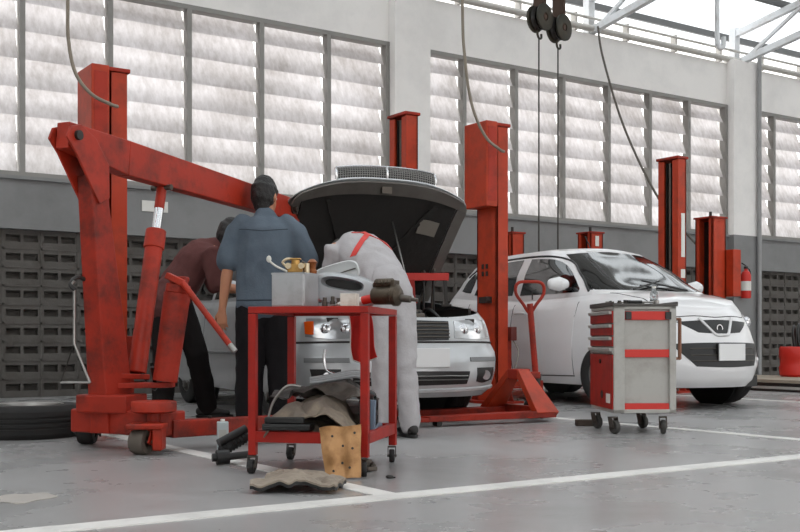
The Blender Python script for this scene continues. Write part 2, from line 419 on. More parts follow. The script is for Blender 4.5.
for u in (1.1, 4.5, 7.8, 11.1, 14.36, 17.6, 21.0): truss(u)
p = MB()
for k in range(10):
    v = V+.3-k*1.25; p.beam((U0, v, rz_(v)-.06), (U1, v, rz_(v)-.06), .05, .10)
struct('ceiling_purlins', p, DTR, smooth=0)
g = MB(); g.cyl((U0, V-.12, 5.13), (U1, V-.12, 5.13), .045); g.cyl((U0, V-.10, 5.29), (U1, V-.10, 5.29), .02)
for k in range(28): g.box((U0+k*1.05, V-.06, 5.2), (.04, .1, .26))
struct('trim_gutter_pipes', g, mat('pipe_off_white', (186, 182, 176), .5))
tag(MB().box((4.40, V-.118, 2.08), (.30, .012, .12)).build('wall_notice', WHITEP), 'small blank white notice stuck on the grey wall band behind the crane boom', 'notice')
# unseen side walls and front over the entrance, added to block sky light
struct('wall_shade_left', MB().box((U0-.1, 1.0, 3.2), (.2, 21.5, 6.4)), WALLW, smooth=0)
struct('wall_shade_right', MB().box((U1+.1, 1.0, 3.2), (.2, 21.5, 6.4)), WALLW, smooth=0)
struct('wall_shade_front', MB().box(((U0+U1)/2, -9.8, 6.2), (U1-U0, .2, 5.4)), WALLW, smooth=0)
# -- painted mark and chipped patch on the floor
g = MB()
def fl_pt(x, d): p = at(x, d); return (p.x, p.y)
ring = [fl_pt(-1.42+.10*math.cos(a)*(1+.25*math.sin(3*a)), 4.06+.13*math.sin(a)*(1+.2*math.cos(5*a))) for a in [k*2*PI/22 for k in range(22)]]
g.prism(ring, 0.0005, .003, 'xy')
struct('trim_floor_patch', g, mat('floor_patch', (168, 162, 156), .8, var=.15, scale=14), smooth=0)

# ------------------------------------------------------------------ lift posts
SHADE = mat('shaded_channel', (26, 24, 23), .5, var=.4, scale=8)  # near-black colour paints the shade inside the open channels
def lift_post(label, u, v, face, box=False, H=2.64):
    """face +1: the channel opens towards +u; -1: towards -u"""
    t = thing('lift_post', label, 'car lift', (u, v, 0), 0)
    a, d, th = .14, .30, .022
    c = MB()
    c.box((-face*(a/2-th/2), 0, H/2), (th, d, H)); 
    for s in (-1, 1):
        c.box((0, s*(d/2-th/2), H/2), (a, th, H)); c.box((face*(a/2-th/2), s*(d/2-.05), H/2), (th, .075, H-.02))
    c.build('column', ORANGE, t, bevel=.004, smooth=0)
    MB().box((0, 0, H+.018), (a+.04, d+.03, .03)).build('top_cap', RED2, t, bevel=.005, smooth=0)
    MB().box((-face*.04, 0, H/2), (.03, d-.06, H-.06)).build('channel_back', SHADE, t, smooth=0)
    for s in (-1, 1): MB().box((face*.02, s*.055, H/2), (.03, .02, H-.05)).build('guide_rail', DARK, t, smooth=0)
    MB().cyl((face*.03, 0, .05), (face*.03, 0, H-.03), .018).build('lift_chain', DSTEEL, t)
    bp = MB().box((0, 0, .012), (.36, .5, .024))
    for s in (-1, 1):
        bp.prism([(s*.165, .02), (s*.25, .02), (s*.165, .22)], -.06, -.05, 'yz'); bp.prism([(s*.165, .02), (s*.25, .02), (s*.165, .22)], .05, .06, 'yz')
    bp.build('base_plate', RED2, t, smooth=0)
    for s in (-1, 1):
        for q in (-1, 1): MB().cyl((q*.14, s*.21, .02), (q*.14, s*.21, .05), .014, seg=6).build('anchor_bolt', DSTEEL, t)
    # carriage low in the channel with folded arms
    cr = MB().box((face*.10, 0, .38), (.07, .25, .5)).build('carriage', RED2, t, bevel=.006, smooth=0)
    MB().beam((face*.13, .02, .17), (face*.22, .62, .17), .09, .09).build('swing_arm', RED2, t, bevel=.006, smooth=0)
    if box:
        bx = MB().box((-face*(a/2+.07), 0, H-.36), (.135, .34, .80)).build('motor_box', ORANGE, t, bevel=.008, smooth=0)
        MB().box((-face*(a/2+.07), -.172, H-.36), (.10, .004, .70)).build('access_panel', RED, bx, bevel=.002, smooth=0)
    return t
A = lift_post('tall red lift post with a motor box, just behind the crane upright', 2.74, 7.98, 1, True, 2.60)
B = lift_post('red lift post with a dark open channel, right behind the raised bonnet', 6.0, 8.83, -1, False, 2.81)
Cp = lift_post('tall red lift post with motor box between the two cars', 6.46, 8.0, 1, True, 2.61)
Dp = lift_post('red lift post with white sticker, tallest one behind the white hatchback', 9.54, 8.52, -1, False, 2.67)
MB().box((-.02+.03, -.153, 1.80), (.06, .004, .50)).build('sticker', WHITEP, Dp, smooth=0, label='long white sticker')
MB().box((.01, -.153, 1.36), (.07, .004, .10)).build('sticker', WHITEP, Dp, smooth=0, label='small white sticker')
# fittings on the post between the cars
sb = MB().box((.11, -.16, .66), (.07, .06, .13)).build('switch_box', mat('maroon_box', (96, 34, 28), .5), Cp, bevel=.006, smooth=0, label='small dark red switch box')
MB().tube([(.12, -.16, .60), (.16, -.19, .5), (.13, -.2, .38), (.10, -.19, .27)], .006, smooth=6).build('cable', mat('cable_grey', (140, 136, 126), .6), Cp)
lk = MB().box((-.078, .0, .98), (.05, .16, .06)); lk.cyl((-.10, -.06, .98), (-.14, -.06, .98), .03); lk.build('safety_latch', DARK, Cp)
for (q, z) in ((-.03, 1.30), (.03, 1.30), (-.03, 1.23), (.03, 1.23)):
    MB().box((-.077, q+.02, z), (.006, .03, .045)).build('slot', DARK, Cp, smooth=0)
# low four post lift at the right: short posts, platform
def short_post(label, u, v, H, box=None, wd=.22):
    t = thing('lift_post', label, 'car lift', (u, v, 0), 0)
    c = MB()
    c.box((wd/2-.012, 0, H/2), (.024, wd*1.1, H)); c.box((0, wd*.55-.012, H/2), (wd, .024, H)); c.box((0, -wd*.55+.012, H/2), (wd, .024, H))
    for s in (-1, 1): c.box((-wd/2+.01, s*(wd*.55-.03), H/2), (.02, .06, H))
    c.build('column', ORANGE, t, bevel=.004, smooth=0)
    MB().box((.03, 0, H/2), (.03, wd-.02, H-.05)).build('channel_back', SHADE, t, smooth=0)
    MB().box((0, 0, H+.01), (wd+.03, wd*1.1+.03, .02)).build('top_cap', RED2, t, smooth=0)
    MB().cyl((0, 0, H+.02), (0, 0, H+.09), .018).build('rod_end', DARK, t)
    MB().box((0, 0, .012), (wd+.15, wd+.2, .024)).build('base_plate', RED2, t, smooth=0)
    if box: MB().box(*box).build('control_box', ORANGE, t, bevel=.006, smooth=0)
    return t
short_post('shorter red lift post with a control box, left of the fire extinguisher', 10.3, 8.6, 2.05, ((.19, -.14, 1.4), (.14, .2, .56)), .24)
s1 = short_post('short red lift post showing just above the hatchback roof, with a white tag', 9.87, 10.2, 1.98, None, .22)
MB().box((.115, -.06, 1.88), (.01, .08, .13)).build('tag', WHITEP, s1, smooth=0); MB().box((.0, -.125, 1.88), (.06, .006, .13)).build('tag', WHITEP, s1, smooth=0)
short_post('short red lift post right behind the post between the cars', 8.72, 10.4, 1.93, None, .2)
t = thing('lift_platform', 'low steel drive-on lift platform beside the hatchback front', 'car lift', (11.25, 8.3, 0))
pb = MB()
for s in (-1, 1): pb.box((s*.62, 0, .05), (.05, 3.6, .10))
pb.build('side_rail', DARK, t, bevel=.004, smooth=0)
MB().box((0, 0, .12), (1.32, 3.7, .035)).build('deck', mat('platform_deck', (150, 140, 124), .7, var=.15, dirt=(90, 80, 70)), t, smooth=0)
MB().box((-.652, 0, .045), (.012, 3.66, .03)).build('edge_strip', GREYP, t, smooth=0)

# ------------------------------------------------------------------ cars
def outline(hw, y0, y1, n0, n1, M, df=None, dr=None):
    """plan outline: rounded nose of depth df, straight flanks, rounded tail of depth dr"""
    h = (y1-y0)/2; df = h if df is None else df; dr = h if dr is None else dr
    pts = []; arcs = M*3//8; sides = M//8
    def arc(yc, d, n, sg):
        for k in range(arcs):
            a = PI*(k+.5)/arcs; c, s = math.cos(a), math.sin(a)
            pts.append((sg*hw*math.copysign(abs(c)**(2/n), c), yc+sg*d*abs(s)**(2/n)))
    ya, yb = y0+df, y1-dr
    arc(yb, dr, n1, 1)
    for k in range(sides): pts.append((-hw, yb+(ya-yb)*(k+.5)/sides))
    arc(ya, df, n0, -1)
    for k in range(sides): pts.append((hw, ya+(yb-ya)*(k+.5)/sides))
    return pts
def shell(rings, name, m, parent):
    mb = MB(); bm = mb.bm; R_ = [[bm.verts.new(p) for p in r] for r in rings]; n = len(R_[0])
    for a, b_ in zip(R_, R_[1:]):
        for k in range(n): bm.faces.new((a[k], a[(k+1) % n], b_[(k+1) % n], b_[k]))
    bm.faces.new(R_[0][::-1])
    bmesh.ops.remove_doubles(bm, verts=bm.verts[:], dist=.0006)
    return mb.build(name, m, parent, smooth=32)
def lower_body(cfg, parent, m):
    M = 128; rings = []; L = cfg['L']; hw = cfg['hw']; zt = cfg['top']; z0 = .19
    for t in [0, .03, .08, .15, .22, .3, .38, .46, .54, .62, .7, .78, .85, .91, .95, .98, 1.0]:
        w_ = hw*interp(cfg['w'], t); yf = interp(cfg['front'], t); yr = L-interp(cfg['rear'], t)
        rings.append([(x, y, z0+t*(interp(zt, y)-z0)) for x, y in outline(w_, yf, yr, cfg['n0'], 4.0, M, cfg['df'], .6)])
    w1 = hw*interp(cfg['w'], 1.0)
    yf = interp(cfg['front'], 1.0); yr = L-interp(cfg['rear'], 1.0)
    for f in (.97, .92, .82, .66, .48, .3, .14, 0.0):
        g = 1-(1-f)*.10
        yc = (yf+yr)/2
        r = []
        for x, y in outline(w1, yf, yr, cfg['n0'], 4.0, M, cfg['df'], .6):
            yy = yc+(y-yc)*g; r.append((x*f, yy, interp(zt, yy)+cfg['crown']*(1-f*f)))
        rings.append(r)
    return shell(rings, 'body', m, parent)
def upper_body(cfg, parent, m):
    M = 112; rings = []; hw = cfg['hw']
    b0, r0, r1, b1 = cfg['gh']       # windscreen foot, roof front, roof rear, rear window foot
    for t in [-.1, 0, .12, .25, .38, .5, .62, .74, .84, .91, .96, 1.0]:
        tt = max(t, 0); e = tt
        yf = b0+(r0-b0)*(e**1.12); yr = b1+(r1-b1)*e; w_ = hw*interp(cfg['gw'], tt)
        rings.append([(x, y, (interp(cfg['top'], y)+t*(interp(cfg['roof'], y)-interp(cfg['top'], y)))) for x, y in outline(w_, yf, yr, 5.5, 6, M, (yr-yf)*.49, (yr-yf)*.49)])
    w1 = hw*interp(cfg['gw'], 1)
    for f in (.96, .9, .78, .6, .4, .2, 0):
        g = 1-(1-f)*.12; yc = (r0+r1)/2; r = []
        for x, y in outline(w1, r0, r1, 5.5, 6, M, (r1-r0)*.49, (r1-r0)*.49):
            yy = yc+(y-yc)*g; r.append((x*f, yy, interp(cfg['roof'], yy)+.045*(1-f*f)))
        rings.append(r)
    return shell(rings, 'cabin', m, parent)
def bvh_of(o):
    bm = bmesh.new(); bm.from_mesh(o.data); t = BVHTree.FromBMesh(bm); bm.free(); return t
DIRS = {'front': (Vector((0, 1, 0)), lambda a, b_: Vector((a, -3, b_))), 'left': (Vector((1, 0, 0)), lambda a, b_: Vector((-4, a, b_))),
        'right': (Vector((-1, 0, 0)), lambda a, b_: Vector((4, a, b_))), 'top': (Vector((0, 0, -1)), lambda a, b_: Vector((a, b_, 4))),
        'back': (Vector((0, -1, 0)), lambda a, b_: Vector((a, 9, b_)))}
def hit(trees, side, a, b_):
    d, o = DIRS[side]; best = None
    for t in trees:
        h = t.ray_cast(o(a, b_), d)
        if h[0] is not None and (best is None or h[3] < best[2]): best = (h[0], h[1] if h[1].dot(d) < 0 else -h[1], h[3])
    return best
def pl(poly, t):
    """point at t along a polyline, by length"""
    ls = [math.dist(a, b_) for a, b_ in zip(poly, poly[1:])]; T = t*sum(ls)
    for (a, b_), l in zip(zip(poly, poly[1:]), ls):
        if T <= l+1e-9: k = T/l if l else 0; return (a[0]+(b_[0]-a[0])*k, a[1]+(b_[1]-a[1])*k)
        T -= l
    return poly[-1]
def patch(trees, side, top, bot, m, name, parent, nu=24, nv=8, off=.003, inn=.012, label=None, smooth=40, sm=True):
    if sm and len(top) > 2: top = [(p.x, p.y) for p in spline([(a, b_, 0) for a, b_ in top], 6)]
    if sm and len(bot) > 2: bot = [(p.x, p.y) for p in spline([(a, b_, 0) for a, b_ in bot], 6)]
    P = []
    for i in range(nu+1):
        a = pl(top, i/nu); c = pl(bot, i/nu); col = []
        for j in range(nv+1):
            k = j/nv; h = hit(trees, side, a[0]+(c[0]-a[0])*k, a[1]+(c[1]-a[1])*k)
            col.append(h)
        P.append(col)
    for i in range(nu+1):
        for j in range(nv+1):
            if P[i][j] is None:
                for q in range(1, nu):
                    h = next((P[ii][j] for ii in (i-q, i+q) if 0 <= ii <= nu and P[ii][j] is not None), None)
                    if h is not None: P[i][j] = h; break
                if P[i][j] is None:
                    h = next((P[i][jj] for jj in range(nv+1) if P[i][jj] is not None), None); P[i][j] = h
    mb = MB(); bm = mb.bm
    O = [[bm.verts.new(h[0]+h[1]*off) for h in c] for c in P]; I = [[bm.verts.new(h[0]-h[1]*inn) for h in c] for c in P]
    for i in range(nu):
        for j in range(nv):
            bm.faces.new((O[i][j], O[i+1][j], O[i+1][j+1], O[i][j+1])); bm.faces.new((I[i][j], I[i][j+1], I[i+1][j+1], I[i+1][j]))
    for i in range(nu):
        bm.faces.new((O[i][0], I[i][0], I[i+1][0], O[i+1][0])); bm.faces.new((O[i][nv], O[i+1][nv], I[i+1][nv], I[i][nv]))
    for j in range(nv):
        bm.faces.new((O[0][j], O[0][j+1], I[0][j+1], I[0][j])); bm.faces.new((O[nu][j], I[nu][j], I[nu][j+1], O[nu][j+1]))
    return mb.build(name, m, parent, smooth=smooth, label=label)
def seam(trees, side, pts, m, name, parent, r=.004, n=10, closed=False, off=0.0):
    P = spline([(a, b_, 0) for a, b_ in pts], n, closed); q = []
    for p in P:
        h = hit(trees, side, p.x, p.y)
        if h: q.append(h[0]+h[1]*off)
    return MB().tube(q, r, seg=6, closed=closed).build(name, m, parent)
def wheel(c, r, wd, parent, sgn, spokes=5, steer=0.0, rim_m=STEEL):
    """sgn: which side is the outer face"""
    ax = Matrix.Rotation(steer, 3, 'Z') @ Vector((sgn, 0, 0))
    c = Vector(c)
    mb = MB(); h = wd/2
    prof = [(r*.64, -h*.85), (r*.70, -h), (r*.90, -h*.98), (r*.975, -h*.8), (r, -h*.6)]
    for k in range(-2, 3): prof += [(r, k*h*.24-h*.09), (r*.985, k*h*.24-h*.06), (r*.985, k*h*.24+h*.03), (r, k*h*.24+h*.06)]
    prof += [(r, h*.6), (r*.975, h*.8), (r*.90, h*.98), (r*.70, h), (r*.64, h*.85)]
    mb.lathe(prof, c, ax, 40, closed=True)
    ty = mb.build('wheel', RUBBER, parent)
    rm = MB(); rm.lathe([(r*.66, -h*.8), (r*.66, h*.82), (r*.61, h*.8), (r*.58, h*.3), (r*.58, -h*.8)], c, ax, 32, closed=True)
    rm.lathe([(.001, h*.15), (r*.2, h*.15), (r*.2, h*.62), (r*.14, h*.7), (.001, h*.7)], c, ax, 20)
    u = Vector((0, 0, 1)); v = ax.cross(u).normalized()
    for k in range(spokes):
        a = 2*PI*k/spokes; d = u*math.cos(a)+v*math.sin(a)
        rm.beam(c+ax*h*.5+d*r*.12, c+ax*h*.6+d*r*.63, .05, .07, up=ax, w1=.035, h1=.05)
    rm.build('rim', rim_m, ty)
    dk = MB(); dk.cyl(c+ax*(-.02), c+ax*.0, r*.58, seg=32); dk.build('brake_disc', DARK, ty)
    return ty
def arches(body, cfg):
    for y in cfg['wheels']:
        for s in (-1, 1):
            cu = MB().cyl((s*(cfg['hw']-.32), y, cfg['wr']+.02), (s*(cfg['hw']+.3), y, cfg['wr']+.02), cfg['wr']+.055, seg=40)
            o = cu.build('cutter', DARK)
            md = body.modifiers.new('cut', 'BOOLEAN'); md.object = o; md.operation = 'DIFFERENCE'; md.solver = 'EXACT'
            bake(body); me = o.data; bpy.data.objects.remove(o); bpy.data.meshes.remove(me)
def liner(parent, cfg):
    for y in cfg['wheels']:
        for s in (-1, 1):
            c = Vector((s*(cfg['hw']-(.31 if y < 1 else .22)), y, cfg['wr']+.02)); r0 = cfg['wr']+.05; mb = MB()
            mb.sheet(lambda p, q: c+Vector((s*(-.12+.2*q), r0*math.cos(PI*p*1.1-.05*PI), r0*math.sin(PI*p*1.1-.05*PI))), 24, 2, .004)
            mb.cyl((s*(cfg['hw']-.31), y, cfg['wr']+.02), (s*(cfg['hw']-.305), y, cfg['wr']+.02), r0, seg=32)
            mb.build('wheel_arch_liner', BLACK, parent)

# ---- white hatchback
H = dict(L=3.78, hw=.825, n0=2.7, df=1.5, crown=.035,
    top=[(0, .74), (.06, .80), (.2, .88), (.5, .965), (.85, 1.02), (1.2, 1.0), (2.0, .985), (3.0, 1.03), (3.6, 1.06), (3.8, 1.03)],
    w=[(0, .90), (.1, .955), (.3, .985), (.5, 1.0), (.75, .985), (.9, .955), (1, .89)],
    front=[(0, .10), (.1, .035), (.3, 0), (.5, .03), (.7, .09), (.88, .17), (1, .25)],
    rear=[(0, .10), (.15, .02), (.4, 0), (.7, .05), (1, .10)],
    gh=(.80, 1.62, 3.30, 3.70), gw=[(0, .895), (.5, .83), (.85, .74), (1, .66)],
    roof=[(.8, 1.40), (1.5, 1.455), (2.0, 1.485), (2.6, 1.48), (3.3, 1.43), (3.7, 1.34)], wheels=(.76, 3.20), wr=.295)
hb = thing('hatchback_car', 'white five-door hatchback parked nose out behind the tool cabinet', 'car', at(2.83, 9.2), R(-6))
body = lower_body(H, hb, WHITEC); cab = upper_body(H, hb, WHITEC)
T = [bvh_of(body), bvh_of(cab)]
arches(body, H); liner(hb, H)
MB().box((0, H['L']/2, .23), (1.25, 3.2, .1)).build('underbody', BLACK, hb)
ws = patch(T[1:], 'front', [(-.50, 1.43), (0, 1.47), (.50, 1.43)], [(-.66, 1.06), (0, 1.05), (.66, 1.06)], GLASS, 'windscreen', hb, 30, 14, .002)
for s, sd in ((-1, 'left'), (1, 'right')):
    fwx = [(1.22, 1.11), (1.36, 1.26), (1.62, 1.385), (1.98, 1.415), (2.12, 1.415)]
    patch(T[1:], sd, [(1.20, 1.075), (1.42, 1.26), (1.68, 1.375), (2.06, 1.405)], [(1.20, 1.045), (1.45, 1.04), (1.8, 1.04), (2.10, 1.04)], GLASS, 'side_window', hb, 28, 12, .004)
    patch(T[1:], sd, [(2.20, 1.405), (2.5, 1.40), (2.86, 1.375)], [(2.24, 1.045), (2.5, 1.05), (2.96, 1.075)], GLASS, 'side_window', hb, 20, 10, .004)
    patch(T[1:], sd, [(2.96, 1.35), (3.10, 1.30), (3.22, 1.20)], [(3.05, 1.10), (3.15, 1.11), (3.26, 1.13)], GLASS, 'quarter_window', hb, 12, 8, .004)
    seam(T[1:], sd, [(1.08, 1.045), (1.30, 1.22), (1.60, 1.385), (2.1, 1.43), (2.9, 1.40), (3.2, 1.28)], BLACK, 'window_seal', hb, .012, 10)
    ty = (1.12, 2.14, 3.02)
    d1 = patch(T[:1], sd, [(1.12, .96), (1.6, .955), (2.13, .955)], [(1.16, .28), (1.6, .275), (2.13, .275)], WHITEC, 'door', hb, 24, 16, .004)
    d2 = patch(T[:1], sd, [(2.15, .955), (2.5, .965), (2.98, .985)], [(2.15, .275), (2.4, .275), (2.72, .30)], WHITEC, 'door', hb, 20, 16, .004)
    for d, y in ((d1, 1.98), (d2, 2.82)):
        h = hit(T[:1], sd, y, .86)[0]; hd = MB(); hd.loft([(h+Vector((s*.028, -.08, 0)), .009, .013), (h+Vector((s*.036, 0, .003)), .011, .015), (h+Vector((s*.028, .08, .002)), .009, .013)], (1, 0, 0))
        hd.box(h+Vector((s*.012, -.07, 0)), (.03, .02, .018)); hd.box(h+Vector((s*.012, .07, 0)), (.03, .02, .018)); hd.build('door_handle', WHITEC, d)
    seam(T[:1], sd, [(1.12, .95), (1.14, .7), (1.16, .28)], DARK, 'door_seam', hb, .004); seam(T[:1], sd, [(2.14, .95), (2.14, .28)], DARK, 'door_seam', hb, .004)
    seam(T[:1], sd, [(2.99, .98), (2.93, .72), (2.73, .3)], DARK, 'door_seam', hb, .004); seam(T[:1], sd, [(1.15, .27), (1.9, .262), (2.72, .28)], DARK, 'sill_seam', hb, .005)
    h = hit(T[1:], sd, 1.33, 1.10)[0]
    mr = MB(); c = h+Vector((s*.15, -.02, .02)); mr.loft([(c+Vector((-s*.07, 0, 0)), .05, .045), (c+Vector((0, -.01, 0)), .068, .052), (c+Vector((s*.075, .015, 0)), .05, .035)], (0, 0, 1), 24); mr.build('wing_mirror', WHITEC, hb)
    MB().beam(h+Vector((-s*.01, 0, -.03)), c+Vector((-s*.05, 0, -.03)), .06, .03).build('mirror_arm', BLACK, hb, bevel=.005)
    # lamps
    lm = patch(T[:1], 'front', [(s*.47, .80), (s*.57, .83), (s*.66, .85)], [(s*.45, .72), (s*.56, .70), (s*.65, .74)], LAMP, 'headlamp', hb, 16, 10, .006)
    h = hit(T[:1], 'front', s*.58, .76); MB().ell(h[0]+h[1]*.0, (.055, .03, .055)).build('lamp_bulb', CHROME, lm)
    h = hit(T[:1], 'front', s*.61, .42); fg = MB(); fg.cyl(h[0]+Vector((0, .03, 0)), h[0]+Vector((0, -.012, 0)), .035, seg=20); fg.build('fog_lamp', LAMP, hb)
    for y in H['wheels']:
        wheel((s*(H['hw']-.145), y, H['wr']), H['wr'], .175, hb, s, 7, R(12) if y < 1 else 0)
gr = patch(T[:1], 'front', [(-.40, .755), (0, .775), (.40, .755)], [(-.24, .665), (0, .655), (.24, .665)], BLACK, 'upper_grille', hb, 24, 6, .005)
for s in (-1, 1):
    seam(T[:1], 'front', [(s*.19, .79), (s*.12, .70), (s*.07, .645), (0, .64)], WHITEC, 'grille_bar', hb, .014, 6, off=.006)
lg = patch(T[:1], 'front', [(-.50, .565), (-.2, .575), (.2, .575), (.50, .565)], [(-.33, .375), (0, .365), (.33, .375)], BLACK, 'lower_grille', hb, 30, 8, .006)
for z in (.42, .47, .525):
    seam(T[:1], 'front', [(-.36, z), (0, z), (.36, z)], DSTEEL, 'grille_slat', lg, .004, 8, off=.008)
h = hit(T[:1], 'front', 0, .49)[0]
MB().box((.03, h.y-.03, .495), (.30, .012, .145)).build('number_plate', PLATE, hb, bevel=.003, smooth=0, label='blank white front plate'); MB().box((.03, h.y-.012, .495), (.31, .025, .15)).build('plate_holder', BLACK, hb)
h = hit(T[:1], 'front', 0, .70); MB().lathe([(.026, 0), (.036, 0), (.036, .014), (.026, .014)], h[0]+Vector((0, .004, 0)), (0, -1, .1), 24, closed=True).build('badge', CHROME, hb)
for pts in ([(-.70, .93), (-.5, .90), (-.42, .80), (0, .795), (.42, .80), (.5, .90), (.70, .93)],):
    seam(T[:1], 'top', [(-.60, .86), (-.52, .5), (-.40, .26), (0, .18), (.40, .26), (.52, .5), (.60, .86)], DARK, 'bonnet_seam', hb, .004, 8)
for s in (-.35, .3):
    wp = MB(); a = Vector((s, .84, 1.065)); b_ = Vector((s+.45 if s < 0 else s-.42, 1.0, 1.155)); wp.tube([a, b_], .008); wp.build('wiper', BLACK, hb)
MB().tube([(0, 1.9, 1.52), (0, 2.0, 1.66)], .005).build('aerial', BLACK, hb)

# ---- silver saloon with its bonnet up
D_ = dict(L=4.55, hw=.84, n0=3.0, df=.5, crown=.03,
    top=[(0, .70), (.08, .75), (.3, .80), (.7, .86), (1.25, .91), (2.0, .92), (3.2, .94), (3.7, .97), (4.2, .93)],
    w=[(0, .91), (.1, .96), (.3, .985), (.5, 1.0), (.75, .98), (.9, .955), (1, .90)],
    front=[(0, .09), (.1, .03), (.3, 0), (.52, .01), (.60, .07), (.85, .10), (1, .14)],
    rear=[(0, .10), (.15, .02), (.4, 0), (.7, .05), (1, .10)],
    gh=(1.30, 2.10, 3.15, 3.80), gw=[(0, .885), (.5, .80), (.85, .72), (1, .66)],
    roof=[(1.2, 1.33), (1.9, 1.37), (2.4, 1.395), (3.1, 1.37), (3.8, 1.28)], wheels=(.84, 3.42), wr=.30)
sd_ = thing('saloon_car', 'silver saloon car with its bonnet raised, being worked on by three mechanics', 'car', at(.10, 7.50), R(-9))
body = lower_body(D_, sd_, SILVER); cab = upper_body(D_, sd_, SILVER)
T = [bvh_of(body), bvh_of(cab)]
arches(body, D_); liner(sd_, D_)
bm = bmesh.new(); bm.from_mesh(body.data)                       # open engine bay
dl = [f for f in bm.faces if .13 < f.calc_center_median().y < 1.16 and abs(f.calc_center_median().x) < .70 and f.calc_center_median().z > .72 and abs(f.normal.z) > .8]
bmesh.ops.delete(bm, geom=dl, context='FACES'); bm.to_mesh(body.data); bm.free()
for s in (-1, 1):
    MB().box((s*.68, .80, .66), (.02, .72, .36)).build('inner_wing', DARK, sd_, smooth=0)
MB().box((0, 2.1, .23), (1.25, 3.6, .1)).build('underbody', BLACK, sd_)
bay = MB().box((0, .66, .44), (1.18, .90, .03)); bay.box((0, 1.14, .68), (1.2, .02, .46)); bay.build('engine_bay', DARK, sd_)
eng = MB().box((.05, .55, .60), (.55, .36, .30)); eng.box((.05, .5, .77), (.46, .22, .06)); eng.cyl((-.2, .5, .8), (.3, .5, .8), .03)
for k in range(4): eng.cyl((-.1+k*.1, .42, .78), (-.1+k*.1, .42, .83), .02)
eng.build('engine_block', DSTEEL, sd_, bevel=.01)
hz = MB()
for k in range(7):
    x = rnd.uniform(-.5, .5); hz.tube([(x, .35, .70), (x+rnd.uniform(-.1, .1), .5, .80+rnd.uniform(0, .04)), (x+rnd.uniform(-.2, .2), .8, .74)], .014, smooth=6)
hz.build('engine_hoses', BLACK, sd_)
bt = MB().box((.44, .62, .66), (.2, .17, .2)); bt.cyl((.40, .62, .76), (.40, .62, .785), .012); bt.build('battery', BLACK, sd_, bevel=.006)
MB().cyl((-.42, .75, .6), (-.42, .75, .80), .07).build('strut_tower', DSTEEL, sd_)
fp = MB().box((0, .205, .735), (1.16, .05, .04)).build('slam_panel', DARK, sd_, bevel=.006)
patch(T[1:], 'front', [(-.50, 1.32), (0, 1.35), (.50, 1.32)], [(-.64, .99), (0, .98), (.64, .99)], GLASS, 'windscreen', sd_, 30, 12, .002)
